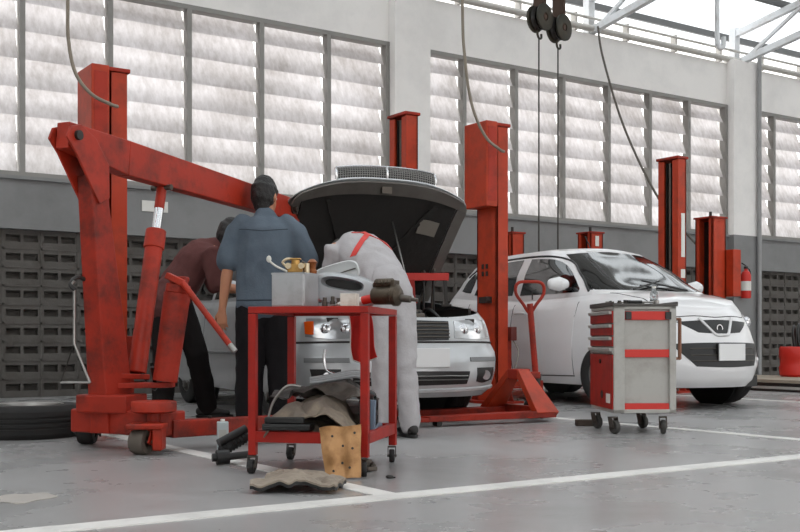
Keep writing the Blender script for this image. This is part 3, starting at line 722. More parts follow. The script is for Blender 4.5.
for s, sd in ((-1, 'left'), (1, 'right')):
    patch(T[1:], sd, [(1.66, 1.00), (1.88, 1.16), (2.14, 1.27), (2.50, 1.31)], [(1.66, .965), (1.95, .955), (2.2, .955), (2.52, .955)], GLASS, 'side_window', sd_, 26, 12, .004)
    patch(T[1:], sd, [(2.60, 1.31), (2.9, 1.295), (3.18, 1.24)], [(2.62, .955), (2.9, .96), (3.28, .98)], GLASS, 'side_window', sd_, 20, 10, .004)
    patch(T[1:], sd, [(3.25, 1.21), (3.36, 1.14), (3.47, 1.06)], [(3.33, .99), (3.42, 1.0), (3.50, 1.01)], GLASS, 'quarter_window', sd_, 10, 6, .004)
    seam(T[1:], sd, [(1.60, .96), (1.84, 1.16), (2.12, 1.30), (2.6, 1.34), (3.1, 1.31), (3.5, 1.08)], BLACK, 'window_seal', sd_, .010, 10)
    d1 = patch(T[:1], sd, [(1.50, .86), (1.9, .87), (2.54, .87)], [(1.52, .27), (1.9, .265), (2.54, .265)], SILVER, 'door', sd_, 24, 14, .004)
    d2 = patch(T[:1], sd, [(2.56, .87), (2.9, .88), (3.28, .90)], [(2.56, .265), (2.7, .265), (2.98, .30)], SILVER, 'door', sd_, 18, 14, .004)
    for d, y in ((d1, 2.40), (d2, 3.14)):
        h = hit(T[:1], sd, y, .80)[0]; hd = MB(); hd.loft([(h+Vector((s*.026, -.07, 0)), .008, .014), (h+Vector((s*.03, 0, 0)), .009, .015), (h+Vector((s*.026, .07, 0)), .008, .014)], (1, 0, 0))
        hd.box(h+Vector((s*.012, 0, 0)), (.03, .15, .012)); hd.build('door_handle', BLACK, d)
    seam(T[:1], sd, [(1.51, .86), (1.52, .27)], DARK, 'door_seam', sd_, .004); seam(T[:1], sd, [(2.55, .87), (2.55, .27)], DARK, 'door_seam', sd_, .004)
    seam(T[:1], sd, [(1.2, .50), (2.0, .50), (2.9, .50)], mat('grey_moulding', (120, 121, 122), .5) if s < 0 else bpy.data.materials['grey_moulding'], 'side_moulding', sd_, .016, 10)
    h = hit(T[1:], sd, 1.80, 1.0)[0]; c = h+Vector((s*.14, -.03, .04))
    mr = MB(); mr.loft([(c+Vector((-s*.06, 0, 0)), .045, .04), (c+Vector((s*.06, .01, 0)), .05, .035)], (0, 0, 1), 24); mr.build('wing_mirror', SILVER, sd_); MB().beam(h+Vector((-s*.01, 0, 0)), c+Vector((-s*.05, 0, -.02)), .05, .03).build('mirror_arm', BLACK, sd_)
    lm = patch(T[:1], 'front', [(s*.385, .735), (s*.55, .745), (s*.70, .745)], [(s*.37, .615), (s*.55, .605), (s*.72, .62)], LAMP, 'headlamp', sd_, 18, 8, .008)
    for xx in (.46, .59):
        h = hit(T[:1], 'front', s*xx, .675); MB().ell(h[0]-h[1]*.01, (.045, .03, .045)).build('reflector', CHROME, lm)
    if s < 0: patch(T[:1], 'front', [(s*.66, .725), (s*.69, .725), (s*.715, .72)], [(s*.67, .635), (s*.695, .635), (s*.718, .64)], AMBER, 'turn_signal', sd_, 8, 8, .012)
    patch(T[:1], 'front', [(s*.47, .475), (s*.6, .475), (s*.75, .475)], [(s*.47, .445), (s*.6, .445), (s*.75, .445)], bpy.data.materials['grey_moulding'], 'bumper_strip', sd_, 16, 3, .008)
    fg = patch(T[:1], 'front', [(s*.53, .40), (s*.62, .40), (s*.72, .40)], [(s*.53, .30), (s*.60, .29), (s*.70, .31)], BLACK, 'fog_lamp_recess', sd_, 10, 6, .004)
    h = hit(T[:1], 'front', s*.62, .345); MB().cyl(h[0]+Vector((0, .02, 0)), h[0]+Vector((0, -.012, 0)), .035, seg=18).build('fog_lamp', LAMP, fg)
    for y in D_['wheels']: wheel((s*(D_['hw']-.14), y, D_['wr']), D_['wr'], .18, sd_, s, 5)
MB().box((0, .17, .68), (.70, .03, .17)).build('radiator', DARK, sd_)
gp = patch(T[:1], 'front', [(-.34, .735), (0, .74), (.34, .735)], [(-.32, .60), (0, .595), (.32, .60)], BLACK, 'grille', sd_, 20, 6, .004)
for z in (.62, .645, .67, .695, .72): seam(T[:1], 'front', [(-.33, z), (0, z), (.33, z)], DSTEEL, 'grille_slat', gp, .005, 8, off=.006)
seam(T[:1], 'front', [(-.80, .58), (-.5, .585), (0, .585), (.5, .585), (.80, .58)], DARK, 'bumper_gap', sd_, .008, 10)
seam(T[:1], 'front', [(-.78, .26), (-.5, .245), (0, .24), (.5, .245), (.78, .26)], SILVER, 'lower_lip', sd_, .018, 10)
lg = patch(T[:1], 'front', [(-.46, .375), (0, .38), (.46, .375)], [(-.44, .285), (0, .28), (.44, .285)], BLACK, 'lower_grille', sd_, 20, 5, .004)
for z in (.32, .345): seam(T[:1], 'front', [(-.44, z), (0, z), (.44, z)], STEEL, 'grille_slat', lg, .004, 8, off=.006)
h = hit(T[:1], 'front', 0, .46)[0]; MB().box((.05, h.y-.018, .475), (.46, .014, .135)).build('number_plate', PLATE, sd_, bevel=.003, smooth=0, label='blank white front plate')
# bonnet: hinge at the cowl, raised about 66 degrees
AL = R(49); HL = 1.14
hinge = Vector((0, 1.21, .94)); ev = Vector((0, -math.cos(AL), math.sin(AL))); en = Vector((0, math.sin(AL), math.cos(AL)))
def bonnet(p, q, inset=0.0, lift=0.0):
    """p across -1..1, q 0 hinge .. 1 leading edge"""
    hw = (.69+.05*q)*(1-.10*max(0, (q-.86)/.14)**2)-inset
    ln = HL*(q-(.11*abs(p)**3)*q)
    bow = .03*math.sin(PI*min(1, q*.9+.05))*(1-.7*p*p)-.035*p*p-.06*max(0, q-.8)**1.4*4
    return hinge+Vector((p*hw, 0, 0))+ev*ln+en*(bow+lift)
bo = MB().sheet(lambda a, b_: bonnet(a*2-1, b_), 28, 24, .006).build('bonnet', SILVER, sd_)
LINR = mat('bonnet_liner', (34, 31, 29), .85, var=.25, scale=7, bump=.4, bump_scale=25)
MB().sheet(lambda a, b_: bonnet((a*2-1)*.86, .07+b_*.82, 0, -.018), 24, 20, .008).build('bonnet_liner', LINR, bo)
BFR = mat('bonnet_frame', (104, 99, 94), .5, .2, var=.15, dirt=(60, 54, 48), dirt_amt=.5)
fr = MB()
for s in (-1, 1): fr.sheet(lambda a, b_: bonnet(s*(.87+a*.12), .02+b_*.94, 0, -.024+.012*a), 4, 22, .012)
fr.sheet(lambda a, b_: bonnet((a*2-1)*.97, .885+b_*.10, 0, -.030+.012*b_), 26, 4, .014)
fr.build('bonnet_frame', BFR, bo)
rb = MB()
for s in (-1, 1): rb.sheet(lambda a, b_: bonnet(s*(.10+.5*b_)+a*.05, .12+b_*.72, 0, -.030), 1, 14, .012)
rb.build('bonnet_rib', LINR, bo)
MB().sheet(lambda a, b_: bonnet(.52+a*.22, .60+b_*.12, 0, -.036), 2, 2, .006).build('warning_label', mat('label_grey', (120, 114, 106), .6), bo)
st = MB().box(bonnet(0, .93, 0, -.05), (.08, .03, .05)); st.build('striker', DSTEEL, bo)
# grille carried on the leading edge of the bonnet
gl = MB()
def lip(a, b_): return bonnet(a, .985, 0, .01)+(en*.62+ev*.55)*(.10*b_)+ev*(.012*math.sin(PI*b_)+.012)
gl.sheet(lambda a, b_: lip((a*2-1)*.58, b_)-ev*.008, 20, 2, .003); gg = gl.build('bonnet_grille', BLACK, bo)
ms = MB()
for k in range(42):
    a = -.57+1.14*k/41; ms.tube([lip(a, 0), lip(a, .5), lip(a, 1)], .0028, seg=5)
for k in range(7): ms.tube([lip(-.58+j*.116, k/6) for j in range(11)], .003, seg=5)
ms.build('grille_mesh', STEEL, gg)
cr = MB(); cr.tube([lip(-.58+j*.058, 1.04) for j in range(21)], .009, seg=8); cr.tube([lip(-.58+j*.058, -.05) for j in range(21)], .008, seg=8)
for s in (-.59, 0, .59): cr.tube([lip(s, 0), lip(s, .5), lip(s, 1)], .010, seg=8)
cr.build('grille_surround', CHROME, gg)
MB().tube([(.12, .22, .76), bonnet(.22, .66, 0, -.03)], .006).build('bonnet_stay', STEEL, sd_)
for s in (-1, 1):
    hg = MB(); hg.beam((s*.64, 1.20, .90), bonnet(s*.92, .12, 0, -.02), .02, .045, up=(1, 0, 0)); hg.tube([(s*.62, .96, .84), bonnet(s*.90, .34, 0, -.02)], .011); hg.build('bonnet_hinge', DSTEEL, sd_)

# ------------------------------------------------------------------ engine crane
def rot2(x, y, a): return (x*math.cos(a)-y*math.sin(a), x*math.sin(a)+y*math.cos(a))
# local frame of free standing things: x to the right, y away from the camera, origin where they stand
cr_ = thing('engine_crane', 'big red hydraulic engine crane with a long boom reaching to the saloon', 'engine crane', at(-1.55, 5.95), YAW)
o0 = Vector((-1.55, 5.95, 0))
def K(x, d, z): return Vector((x, d, z))-o0
bd = Vector((.40, .915, 0)).normalized(); bs = Vector((bd.y, -bd.x, 0))      # along the boom, and to its right
foot = K(-1.60, 6.0, .10); head = K(-1.685, 5.86, 1.50)
up = MB(); up.beam(foot, head, .13, .25, up=bd, w1=.095, h1=.13); upo = up.build('upright', RED2, cr_, bevel=.008, smooth=0)
ck = MB()                                                                 # cheek plates that hold the boom
for s in (-1, 1):
    c = head+bs*s*.052
    pts = [(-.27, .16), (-.24, .22), (-.16, .245), (-.04, .19), (.07, .06), (.075, -.12), (-.01, -.16), (-.065, -.09), (-.20, .09)]
    A_ = [ck.bm.verts.new(c+bd*a+Vector((0, 0, b_))) for a, b_ in pts]; B_ = [ck.bm.verts.new(c+bs*s*.014+bd*a+Vector((0, 0, b_))) for a, b_ in pts]
    ck.bm.faces.new(A_); ck.bm.faces.new(B_[::-1])
    for i in range(len(pts)): ck.bm.faces.new((A_[i], B_[i], B_[(i+1) % len(pts)], A_[(i+1) % len(pts)]))
ck.build('cheek_plate', RED, cr_, bevel=.004, smooth=0)
piv = head-bd*.19+Vector((0, 0, .18)); MB().cyl(piv-bs*.085, piv+bs*.085, .026, seg=12).build('pivot_pin', DARK, cr_)
tip = K(-.775, 7.90, 1.545); b0 = piv-bd*.04; bdir = (tip-b0).normalized()
mid = b0+bdir*.50
bm_ = MB()
upv = Vector((0, 0, 1))
bm_.beam(b0-upv*.0, mid-upv*.02, .085, .14, up=upv, w1=.088, h1=.20); bm_.beam(mid-upv*.02, tip, .088, .20, up=upv, w1=.088, h1=.16)
boom = bm_.build('boom', RED, cr_, bevel=.006, smooth=0)
ext_end = tip+bdir*.62
eb = MB(); eb.beam(tip-bdir*.5, ext_end, .07, .10, up=upv); ex = eb.build('boom_extension', DSTEEL, boom, bevel=.004, smooth=0, label='grey sliding boom extension')
hb_ = MB()
side = bdir.cross(upv).normalized()
for k in range(4):
    c = tip+bdir*(.08+k*.14); hb_.cyl(c-side*.037, c-side*.034, .014, seg=12); hb_.cyl(c+side*.034, c+side*.037, .014, seg=12)
hb_.build('pin_hole', BLACK, boom)
c = tip-bdir*.10; bb = MB(); bb.cyl(c-side*.08, c+side*.08, .022, seg=6); bb.cyl(c-side*.056, c-side*.044, .036); bb.cyl(c+side*.044, c+side*.056, .036); bb.build('locking_bolt', DSTEEL, boom)
tb = MB(); tb.prism([(0, 0), (.07, 0), (.035, .065)], -.002, .002, 'xz'); tbo = tb.build('warning_triangle', mat('sticker_pale', (196, 180, 160), .5), boom, smooth=0)
tbo.location = tip-bdir*.60+side*.0475-upv*.03; tbo.rotation_euler = (0, 0, math.atan2(bdir.y, bdir.x))
hk = MB(); hk.tube([ext_end-bdir*.04, ext_end+Vector((0, 0, -.12)), ext_end+Vector((0, 0, -.34))], .008); hk.tube([ext_end+Vector(q) for q in ((0, 0, -.34), (.03, 0, -.38), (.035, 0, -.43), (0, 0, -.455), (-.03, 0, -.43))], .010, smooth=5); hk.build('chain_hook', DARK, cr_)
# ram
ra = K(-1.50, 6.12, .41); rb_ = b0+bdir*.86+Vector((0, 0, -.12))
rd = (rb_-ra).normalized(); rl = (rb_-ra).length
rm = MB(); rm.cyl(ra, ra+rd*(rl*.75), .052, seg=24); rm.cyl(ra+rd*(rl*.66), ra+rd*(rl*.76), .060, seg=24); rm.cyl(ra+rd*(rl*.88), rb_, .030, seg=16)
rm.build('ram_cylinder', RED, cr_, bevel=.004)
MB().cyl(ra+rd*(rl*.74), ra+rd*(rl*.90), .028, seg=20).build('ram_piston', CHROME, cr_, label='polished piston rod')
MB().cyl(rb_-bs*.07, rb_+bs*.07, .018, seg=8).build('ram_pin', DSTEEL, cr_)
# pump with its lever
pa = K(-1.31, 5.98, .37); pb_ = K(-1.245, 6.0, .86); pd = (pb_-pa).normalized()
MB().cyl(pa, pb_, .068, .074, seg=24).build('pump_tube', RED2, cr_)
pk = MB(); pk.cyl(pb_, pb_+pd*.05, .078, seg=6); pk.box(pb_+pd*.07, (.09, .08, .05)); pk.cyl(pb_+Vector((-.03, -.05, .08)), pb_+Vector((.05, .05, .08)), .016); pk.build('pump_head', RED2, cr_, bevel=.006)
l0 = pb_+Vector((-.05, -.04, .10)); l1 = pb_+Vector((.035, -.06, .065)); l2 = K(-.93, 5.86, .575)
MB().beam(l0, l1+Vector((.01, 0, -.01)), .045, .035).build('lever_socket', RED, cr_, bevel=.004)
MB().tube([l1, l2], .017, seg=12).build('pump_lever', RED, cr_); MB().tube([l2, l2+(l2-l1).normalized()*.05], .0175, seg=12).build('lever_grip', STEEL, cr_)
br = MB(); br.beam(K(-1.60, 6.0, .345), K(-1.27, 6.02, .35), .12, .03); br.beam(K(-1.60, 6.0, .40), K(-1.46, 6.14, .39), .11, .03); br.build('ram_bracket', RED2, cr_, bevel=.004, smooth=0)
# hoses
MB().tube([pa+Vector((-.07, 0, .08)), K(-1.38, 6.05, .33), K(-1.43, 6.1, .36), ra+Vector((0, 0, .05))], .012, smooth=6).build('oil_hose', BLACK, cr_)
# base
bs_ = MB(); bs_.beam(K(-1.80, 6.10, .15), K(-1.22, 5.78, .15), .20, .13, up=upv)
bs_.beam(K(-1.75, 6.0, .25), K(-1.45, 5.92, .25), .24, .10); bs_.build('base_beam', RED2, cr_, bevel=.01, smooth=0)
h0 = K(-1.31, 5.66, .245); top_ = MB(); top_.lathe([(.001, .03), (.115, .03), (.12, .022), (.12, -.022), (.105, -.03), (.001, -.03)], h0+Vector((.0, .05, .0)), (0, 0, 1), 28); top_.cyl(h0+Vector((0, .05, -.12)), h0+Vector((0, .05, 0)), .035); top_.build('swivel_head', RED, cr_)
def castor(p, r, wdt, parent, ax=(1, 0, 0), m=RUBBER, fork=RED2, top=.14):
    p = Vector(p); ax = Vector(ax).normalized(); q = Vector((0, 0, 1)).cross(ax)
    mb = MB(); mb.lathe([(r*.45, -wdt/2), (r*.9, -wdt/2), (r, -wdt*.3), (r, wdt*.3), (r*.9, wdt/2), (r*.45, wdt/2)], p+Vector((0, 0, r)), ax, 24, closed=True); w_ = mb.build('castor_wheel', m, parent)
    h = MB(); h.cyl(p+Vector((0, 0, r))-ax*wdt*.42, p+Vector((0, 0, r))+ax*wdt*.42, r*.5, seg=16); h.cyl(p+Vector((0, 0, r))-ax*wdt*.9, p+Vector((0, 0, r))+ax*wdt*.9, r*.15, seg=8); h.build('hub', DSTEEL, w_)
    f = MB()
    for s in (-1, 1): f.beam(p+Vector((0, 0, r*.75))+ax*s*wdt*.72, p+Vector((0, 0, top))+ax*s*wdt*.72+q*r*.5, r*.12, r*1.0, up=q)
    f.beam(p+Vector((0, 0, top))+ax*wdt*.78+q*r*.5, p+Vector((0, 0, top))-ax*wdt*.78+q*r*.5, r*1.1, r*.2)
    f.build('castor_fork', fork, parent, bevel=.002, smooth=0)
cw = K(-1.355, 5.62, 0)
castor(cw, .068, .085, cr_, (.93, -.36, 0), mat('grey_castor_rubber', (92, 84, 76), .7), RED, .13)
MB().box(cw+Vector((.03, .0, .150)), (.19, .15, .03)).build('castor_yoke', RED, cr_, bevel=.008); MB().box(cw+Vector((.095, -.005, .09)), (.05, .11, .13)).build('castor_yoke', RED, cr_, bevel=.008)
castor(K(-1.80, 6.18, 0), .075, .09, cr_, (1, 0, 0), RUBBER, DARK, .13)
# two legs spread forward under the car
def leg(p0, p1):
    l = MB(); l.beam(p0, p1, .10, .095, up=upv, w1=.085, h1=.075); d = (p1-p0).normalized()
    lo = l.build('leg', RED2, cr_, bevel=.006, smooth=0)
    q = p1+d*.04; castor((q.x, q.y, 0), .045, .05, lo, (1, 0, 0), RUBBER, DARK, .09)
leg(K(-1.25, 5.80, .12), K(-.42, 6.55, .115)); leg(K(-1.84, 6.2, .12), K(-1.75, 7.55, .115))
cap = MB()
for k, (xx, dd) in enumerate(((-1.06, 5.98), (-.86, 6.16), (-.7, 6.3))): cap.cyl(K(xx, dd, .165), K(xx, dd, .178), .012, seg=8)
cap.build('leg_bolt', DARK, cr_)
# wire sling hanging on a hook from the upright
sk0 = K(-1.70, 5.88, .90)
s_ = MB(); s_.tube([sk0+Vector(q) for q in ((0, 0, .02), (-.05, -.06, .04), (-.075, -.1, 0), (-.05, -.1, -.03))], .012, smooth=5); s_.build('sling_hook', DARK, cr_)
p_ = sk0+Vector((-.055, -.10, -.03)); q0 = p_+Vector((.0, 0, -.29)); q1 = p_+Vector((.085, 0, -.50)); q2 = p_+Vector((-.08, .02, -.50))
s_ = MB(); s_.tube([p_+Vector((0, 0, .05)), p_+Vector((-.02, 0, .02)), p_, q0, q1], .0075, seg=8); s_.tube([q1, q2], .006, seg=8); s_.build('lifting_bar', STEEL, cr_, label='thin bare steel bar bent to a hook')
MB().tube([q0, q2], .004, seg=6).build('lifting_wire', DARK, cr_)

# ------------------------------------------------------------------ tyre lying on the floor
t = thing('car_tyre', 'car tyre lying flat on the floor left of the crane', 'tyre', at(-2.32, 6.70), 0)
mb = MB(); r = .315; h = .1
prof = [(r*.62, -h*.8), (r*.66, -h), (r*.92, -h), (r*.985, -h*.75), (r, -h*.5)]
for k in range(-2, 3): prof += [(r, k*.03-.010), (r*.982, k*.03-.007), (r*.982, k*.03+.002), (r, k*.03+.005)]
prof += [(r, h*.5), (r*.985, h*.75), (r*.92, h), (r*.66, h), (r*.62, h*.8)]
mb.lathe(prof, (0, 0, .1), (0, 0, 1), 56, closed=True); mb.build('tread', RUBBER, t)
rm = MB(); rm.lathe([(.001, .10), (.06, .10), (.08, .13), (.15, .14), (.185, .16), (.198, .198), (.212, .203), (.212, .19), (.19, .13), (.19, .02), (.001, .02)], (0, 0, 0), (0, 0, 1), 40); rm.build('rim', STEEL, t)

# ------------------------------------------------------------------ red parts trolley and what is on it
def trolley_pt(x, y): a = R(-12); return (x*math.cos(a)-y*math.sin(a), x*math.sin(a)+y*math.cos(a))
TL = at(-.663, 4.84); TRZ = YAW+R(-12)
tr = thing('parts_trolley', 'red steel parts trolley with two decks standing in front of the mechanics', 'trolley', TL, TRZ)
W_, Dp_ = .55, .57
for i, (x, y) in enumerate(((0, 0), (W_-.03, 0), (0, Dp_), (W_-.03, Dp_))):
    MB().box((x, y, .40), (.035, .035, .635)).build('leg', REDC, tr, bevel=.002, smooth=0)
    castor((x, y-.02, 0), .032, .026, tr, (1, .25*(i % 2), 0), RUBBER, DSTEEL, .075)
f = MB(); x1 = W_-.03
f.box((x1/2, 0, .735), (x1+.035, .035, .03)); f.box((x1/2, Dp_, .735), (x1+.035, .035, .03)); f.box((0, Dp_/2, .735), (.035, Dp_, .03)); f.box((x1, Dp_/2, .735), (.035, Dp_, .03)); f.box((x1/2, Dp_/2, .738), (x1, Dp_, .008))
f.build('top_deck', REDC, tr, bevel=.002, smooth=0)
f = MB(); f.box((x1/2, 0, .165), (x1+.035, .03, .05)); f.box((x1/2, Dp_, .165), (x1+.035, .03, .05)); f.box((0, Dp_/2, .165), (.03, Dp_, .05)); f.box((x1, Dp_/2, .165), (.03, Dp_, .05)); f.box((x1/2, Dp_/2, .150), (x1, Dp_, .008))
f.build('lower_deck', REDC, tr, bevel=.002, smooth=0)
def TP(x, y, z): p = Matrix.Rotation(TRZ, 3, 'Z') @ Vector((x, y, 0)); return TL+p+Vector((0, 0, z))
ZT = .7505
# tin
TIN = mat('scuffed_tin', (176, 178, 180), .38, .35, var=.12, scale=9, dirt=(120, 116, 110), dirt_amt=.5, dirt_scale=9)
tn = thing('metal_tin', 'square grey metal tin on the left end of the red trolley', 'tin', TP(.155, .14, ZT), TRZ+R(-8))
b_ = MB().box((0, 0, .076), (.165, .165, .152)).build('body', TIN, tn, bevel=.008, smooth=0)
rm = MB()
for s in (-1, 1): rm.box((s*.080, 0, .152), (.006, .166, .008)); rm.box((0, s*.080, .152), (.166, .006, .008))
rm.build('rim', TIN, tn, smooth=0)
MB().box((0, 0, .1515), (.155, .155, .003)).build('contents_top', mat('greasy_dark', (70, 62, 50), .5, var=.3), tn, smooth=0)
BRASS = mat('brass_parts', (186, 146, 84), .35, .75, var=.3, scale=20, dirt=(96, 62, 36), dirt_amt=.6, dirt_scale=20)
cb = thing('carburettor', 'brass coloured carburettor lying on top of the grey tin', 'engine part', TP(.16, .13, ZT+.1562), TRZ+R(10))
m = MB(); m.box((0, 0, .022), (.07, .055, .038)); m.cyl((-.045, 0, .03), (.045, 0, .03), .016); m.cyl((0, 0, .03), (0, 0, .062), .02); m.box((.0, .0, .065), (.05, .04, .008)); m.build('body', BRASS, cb, bevel=.003)
PALE = mat('pale_alloy', (206, 190, 160), .35, .6)
for x in (-.03, .03): MB().cyl((x, -.040, .032), (x, -.026, .032), .014).build('plug', PALE, cb)
MB().cyl((.05, 0, .0), (.05, 0, .045), .014).build('inlet', PALE, cb); MB().tube([(-.042, 0, .03), (-.06, .0, .05), (-.04, 0, .066), (-.01, 0, .064)], .006, smooth=4).build('bent_pipe', PALE, cb)
fu = thing('fuel_pump', 'small brown fuel pump beside the carburettor on the grey tin', 'engine part', TP(.226, .175, ZT+.1562), TRZ)
MB().lathe([(.001, 0), (.020, 0), (.022, .012), (.016, .02), (.018, .045), (.024, .052), (.012, .066), (.001, .068)], (0, 0, 0)).build('body', mat('brown_alloy', (142, 84, 44), .4, .5, var=.3, scale=18), fu)
lv = MB(); lv.tube([(.0, 0, .03), (-.045, -.02, .055)], .006); lv.build('arm', DSTEEL, fu)
sp = thing('bent_spoon_lever', 'small white metal lever sticking up from the grey tin', 'lever', TP(.098, .085, ZT+.1562), TRZ)
m = MB(); m.tube([(.035, 0, .006), (-.02, 0, .032), (-.05, 0, .056)], .005, smooth=4); m.ell((-.052, 0, .064), (.012, .007, .016)); m.build('lever', mat('pale_metal', (206, 204, 196), .4), sp)
# silver plastic housing with an oval opening
SILP = mat('silver_plastic', (176, 180, 184), .3, .25, var=.06, coat=.4, dirt=(110, 108, 104), dirt_amt=.35, dirt_scale=9)
hs = thing('silver_housing', 'silver moulded housing with a long oval opening lying on the trolley', 'car part', TP(.355, .30, ZT), TRZ+R(10))
m = MB()
def oval(a, n, cx, cz, rx, rz, tilt):
    x = rx*math.copysign(abs(math.cos(a))**(2/n), math.cos(a)); z = rz*math.copysign(abs(math.sin(a))**(2/n), math.sin(a))
    return (cx+x*math.cos(tilt)-z*math.sin(tilt), cz+x*math.sin(tilt)+z*math.cos(tilt))
NN = 48; layers = []
for (rx, rz, ox, oz, y) in ((.155, .070, 0, 0, .03), (.168, .080, 0, 0, 0), (.155, .070, 0, 0, -.040), (.102, .030, -.005, .028, -.046), (.092, .023, -.005, .028, -.02), (.088, .020, -.005, .028, .03)):
    layers.append([m.bm.verts.new((lambda p: (p[0], y-.0, p[1]))(oval(2*PI*k/NN, 2.6, -.01+ox, .084+oz, rx, rz, R(-9)))) for k in range(NN)])
for a, b_ in zip(layers, layers[1:]+layers[:1]):
    for k in range(NN): m.bm.faces.new((a[k], a[(k+1) % NN], b_[(k+1) % NN], b_[k]))
m.loft([((.13, 0, .06), .026, .03), ((.19, 0, .062), .02, .02), ((.225, -.01, .085), .012, .013)], (0, 1, 0)); m.box((-.05, 0, .012), (.16, .06, .022))
m.build('shell', SILP, hs)
MB().box((-.02, .034, .108), (.20, .004, .06)).build('dark_inside', BLACK, hs, bevel=.002, smooth=0)
tl = thing('silver_tray_lid', 'silver rounded tray lid leaning on top of the silver housing', 'car part', TP(.285, .36, ZT+.095), TRZ+R(6))
m = MB(); layers = []
for (rx, rz, y) in ((.112, .046, .02), (.120, .054, .0), (.114, .049, -.014), (.102, .038, -.008), (.07, .020, -.006)):
    layers.append([m.bm.verts.new((lambda p: (p[0], y, p[1]))(oval(2*PI*k/NN, 3.2, 0, .065, rx, rz, R(17)))) for k in range(NN)])
for a, b_ in zip(layers, layers[1:]):
    for k in range(NN): m.bm.faces.new((a[k], a[(k+1) % NN], b_[(k+1) % NN], b_[k]))
m.bm.faces.new(layers[0]); m.bm.faces.new(layers[-1][::-1]); m.build('shell', mat('pale_silver_plastic', (192, 194, 194), .35, .2, var=.05), tl)
m = MB(); m.tube([(-.10, -.012, .036), (0, -.013, .066), (.10, -.012, .097)], .003); m.build('groove', DSTEEL, tl)
# mug block, small sockets, starter motor
wb = thing('white_carton', 'small dirty white carton on the front edge of the trolley', 'box', TP(.435, .06, ZT), TRZ)
MB().box((0, 0, .028), (.075, .06, .056)).build('body', mat('dirty_white_card', (214, 208, 198), .6, var=.05, dirt=(170, 156, 140), dirt_amt=.6, dirt_scale=20), wb, bevel=.004, smooth=0)
for s in (-1, 1): MB().box((s*.019, 0, .057), (.036, .058, .002)).build('flap', WHITEP, wb, smooth=0)
for k, (x, y, hh, rr, lab) in enumerate(((.29, .16, .045, .013, 'dull metal socket standing leftmost between tin and carton on the trolley'), (.325, .17, .05, .012, 'middle one of three metal sockets between tin and carton'), (.355, .16, .042, .012, 'dull metal socket standing nearest the white carton on the trolley'))):
    so = thing('socket', lab, 'socket', TP(x, y, ZT), 0, 'sockets on the trolley'); MB().lathe([(.001, 0), (rr, 0), (rr, hh*.55), (rr*.72, hh*.62), (rr*.72, hh), (rr*.4, hh), (rr*.4, hh*.8), (.001, hh*.8)], (0, 0, 0), seg=18).build('body', DSTEEL, so)
scd = thing('screwdriver', 'pale screwdriver leaning beside the sockets on the trolley', 'screwdriver', TP(.385, .10, ZT+.008), TRZ+R(70)); m = MB(); m.cyl((-.03, 0, 0), (.03, 0, .018), .008); m.build('handle', WHITEP, scd); MB().cyl((-.09, 0, -.0045), (-.03, 0, .0), .003).build('shaft', STEEL, scd)
sm = thing('starter_motor', 'greasy brown starter motor hanging over the right end of the trolley', 'engine part', TP(.575, .20, ZT+.0025), TRZ+R(-14))
GREASE = mat('greasy_iron', (84, 74, 62), .42, .6, var=.3, scale=14, dirt=(34, 26, 20), dirt_amt=.8, dirt_scale=12)
m = MB(); m.lathe([(.001, -.07), (.036, -.07), (.042, -.06), (.043, .03), (.05, .035), (.05, .055), (.03, .07), (.001, .07)], (.0, 0, .051), (1, 0, .0), 28); m.build('housing', GREASE, sm)
m = MB(); m.cyl((-.055, 0, .108), (.03, 0, .108), .022, seg=20); m.box((.04, 0, .085), (.018, .06, .07)); m.cyl((-.07, .0, .10), (-.055, 0, .10), .012)
for k in range(6): m.cyl((-.05+k*.018, -.025, .105), (-.05+k*.018, -.015, .12), .007, seg=8)
m.build('solenoid', GREASE, sm, bevel=.002)
m = MB(); m.lathe([(.001, .07), (.018, .07), (.016, .12), (.009, .125), (.009, .155), (.001, .156)], (0, 0, .046), (1, 0, -.12), 16); m.build('drive_shaft', DSTEEL, sm)
m = MB(); m.cyl((-.125, .0, .03), (-.072, .0, .04), .020, seg=18); m.build('red_cap', BRIGHT, sm, label='bright red plastic cap'); MB().cyl((-.160, .0, .026), (-.120, .0, .031), .018, seg=18).build('grey_sleeve', WHITEP, sm)
# red rag hanging from the back edge of the deck
rg = MB(); ry = Dp_+.036
def rag(a, b_):
    x = .285+a*.11-(.02*b_*(1-a)); return (x+.01*math.sin(b_*5)+.05*b_*b_, ry+.012*math.sin(a*9+b_*2)+.006*b_, .745-b_*(.26-.04*abs(a-.35)))
rg.sheet(rag, 18, 22, .004); rgo = tag(rg.build('red_cloth', mat('red_cloth', (196, 36, 30), .85, var=.1, bump=.2)), 'red cloth with pale piping hanging behind the trolley top', 'cloth'); rgo.location = TL; rgo.rotation_euler = (0, 0, TRZ)
m = MB(); m.tube([Vector(rag(.0, b_/12))+Vector((0, -.004, 0)) for b_ in range(13)]+[Vector(rag(a/6, 1))+Vector((0, -.004, 0)) for a in range(1, 7)], .0035, seg=6); m.build('piping', WHITEP, rgo)

# ---- lower deck: removed panels and bumper trim
ZL = .1545
UT = mat('muddy_undertray', (112, 102, 92), .8, var=.25, scale=7, dirt=(160, 146, 126), dirt_amt=.8, dirt_scale=5, bump=.4, bump_scale=20)
def crumple(sx, sy, h, seed, edge=.3):
    def fn(a, b_):
        x = (a-.5)*sx; y = (b_-.5)*sy; q = Vector((x*6+seed, y*6, seed))
        z = h*(1-(2*a-1)**2*.7)*(1-(2*b_-1)**2*.5)+.06*noise.noise(q)+.03*noise.noise(q*2.6)+.008*noise.noise(q*7)
        x += .03*noise.noise(Vector((a*5, b_*5, seed+4))); y += .03*noise.noise(Vector((a*5, b_*5, seed+9)))
        return (x, y, max(z, .006))
    return fn
u1 = tag(MB().sheet(crumple(.40, .44, .18, 3.1), 44, 34, .006).build('splash_shield', UT), 'crumpled muddy grey-brown splash shield piled on the lower deck', 'car part')
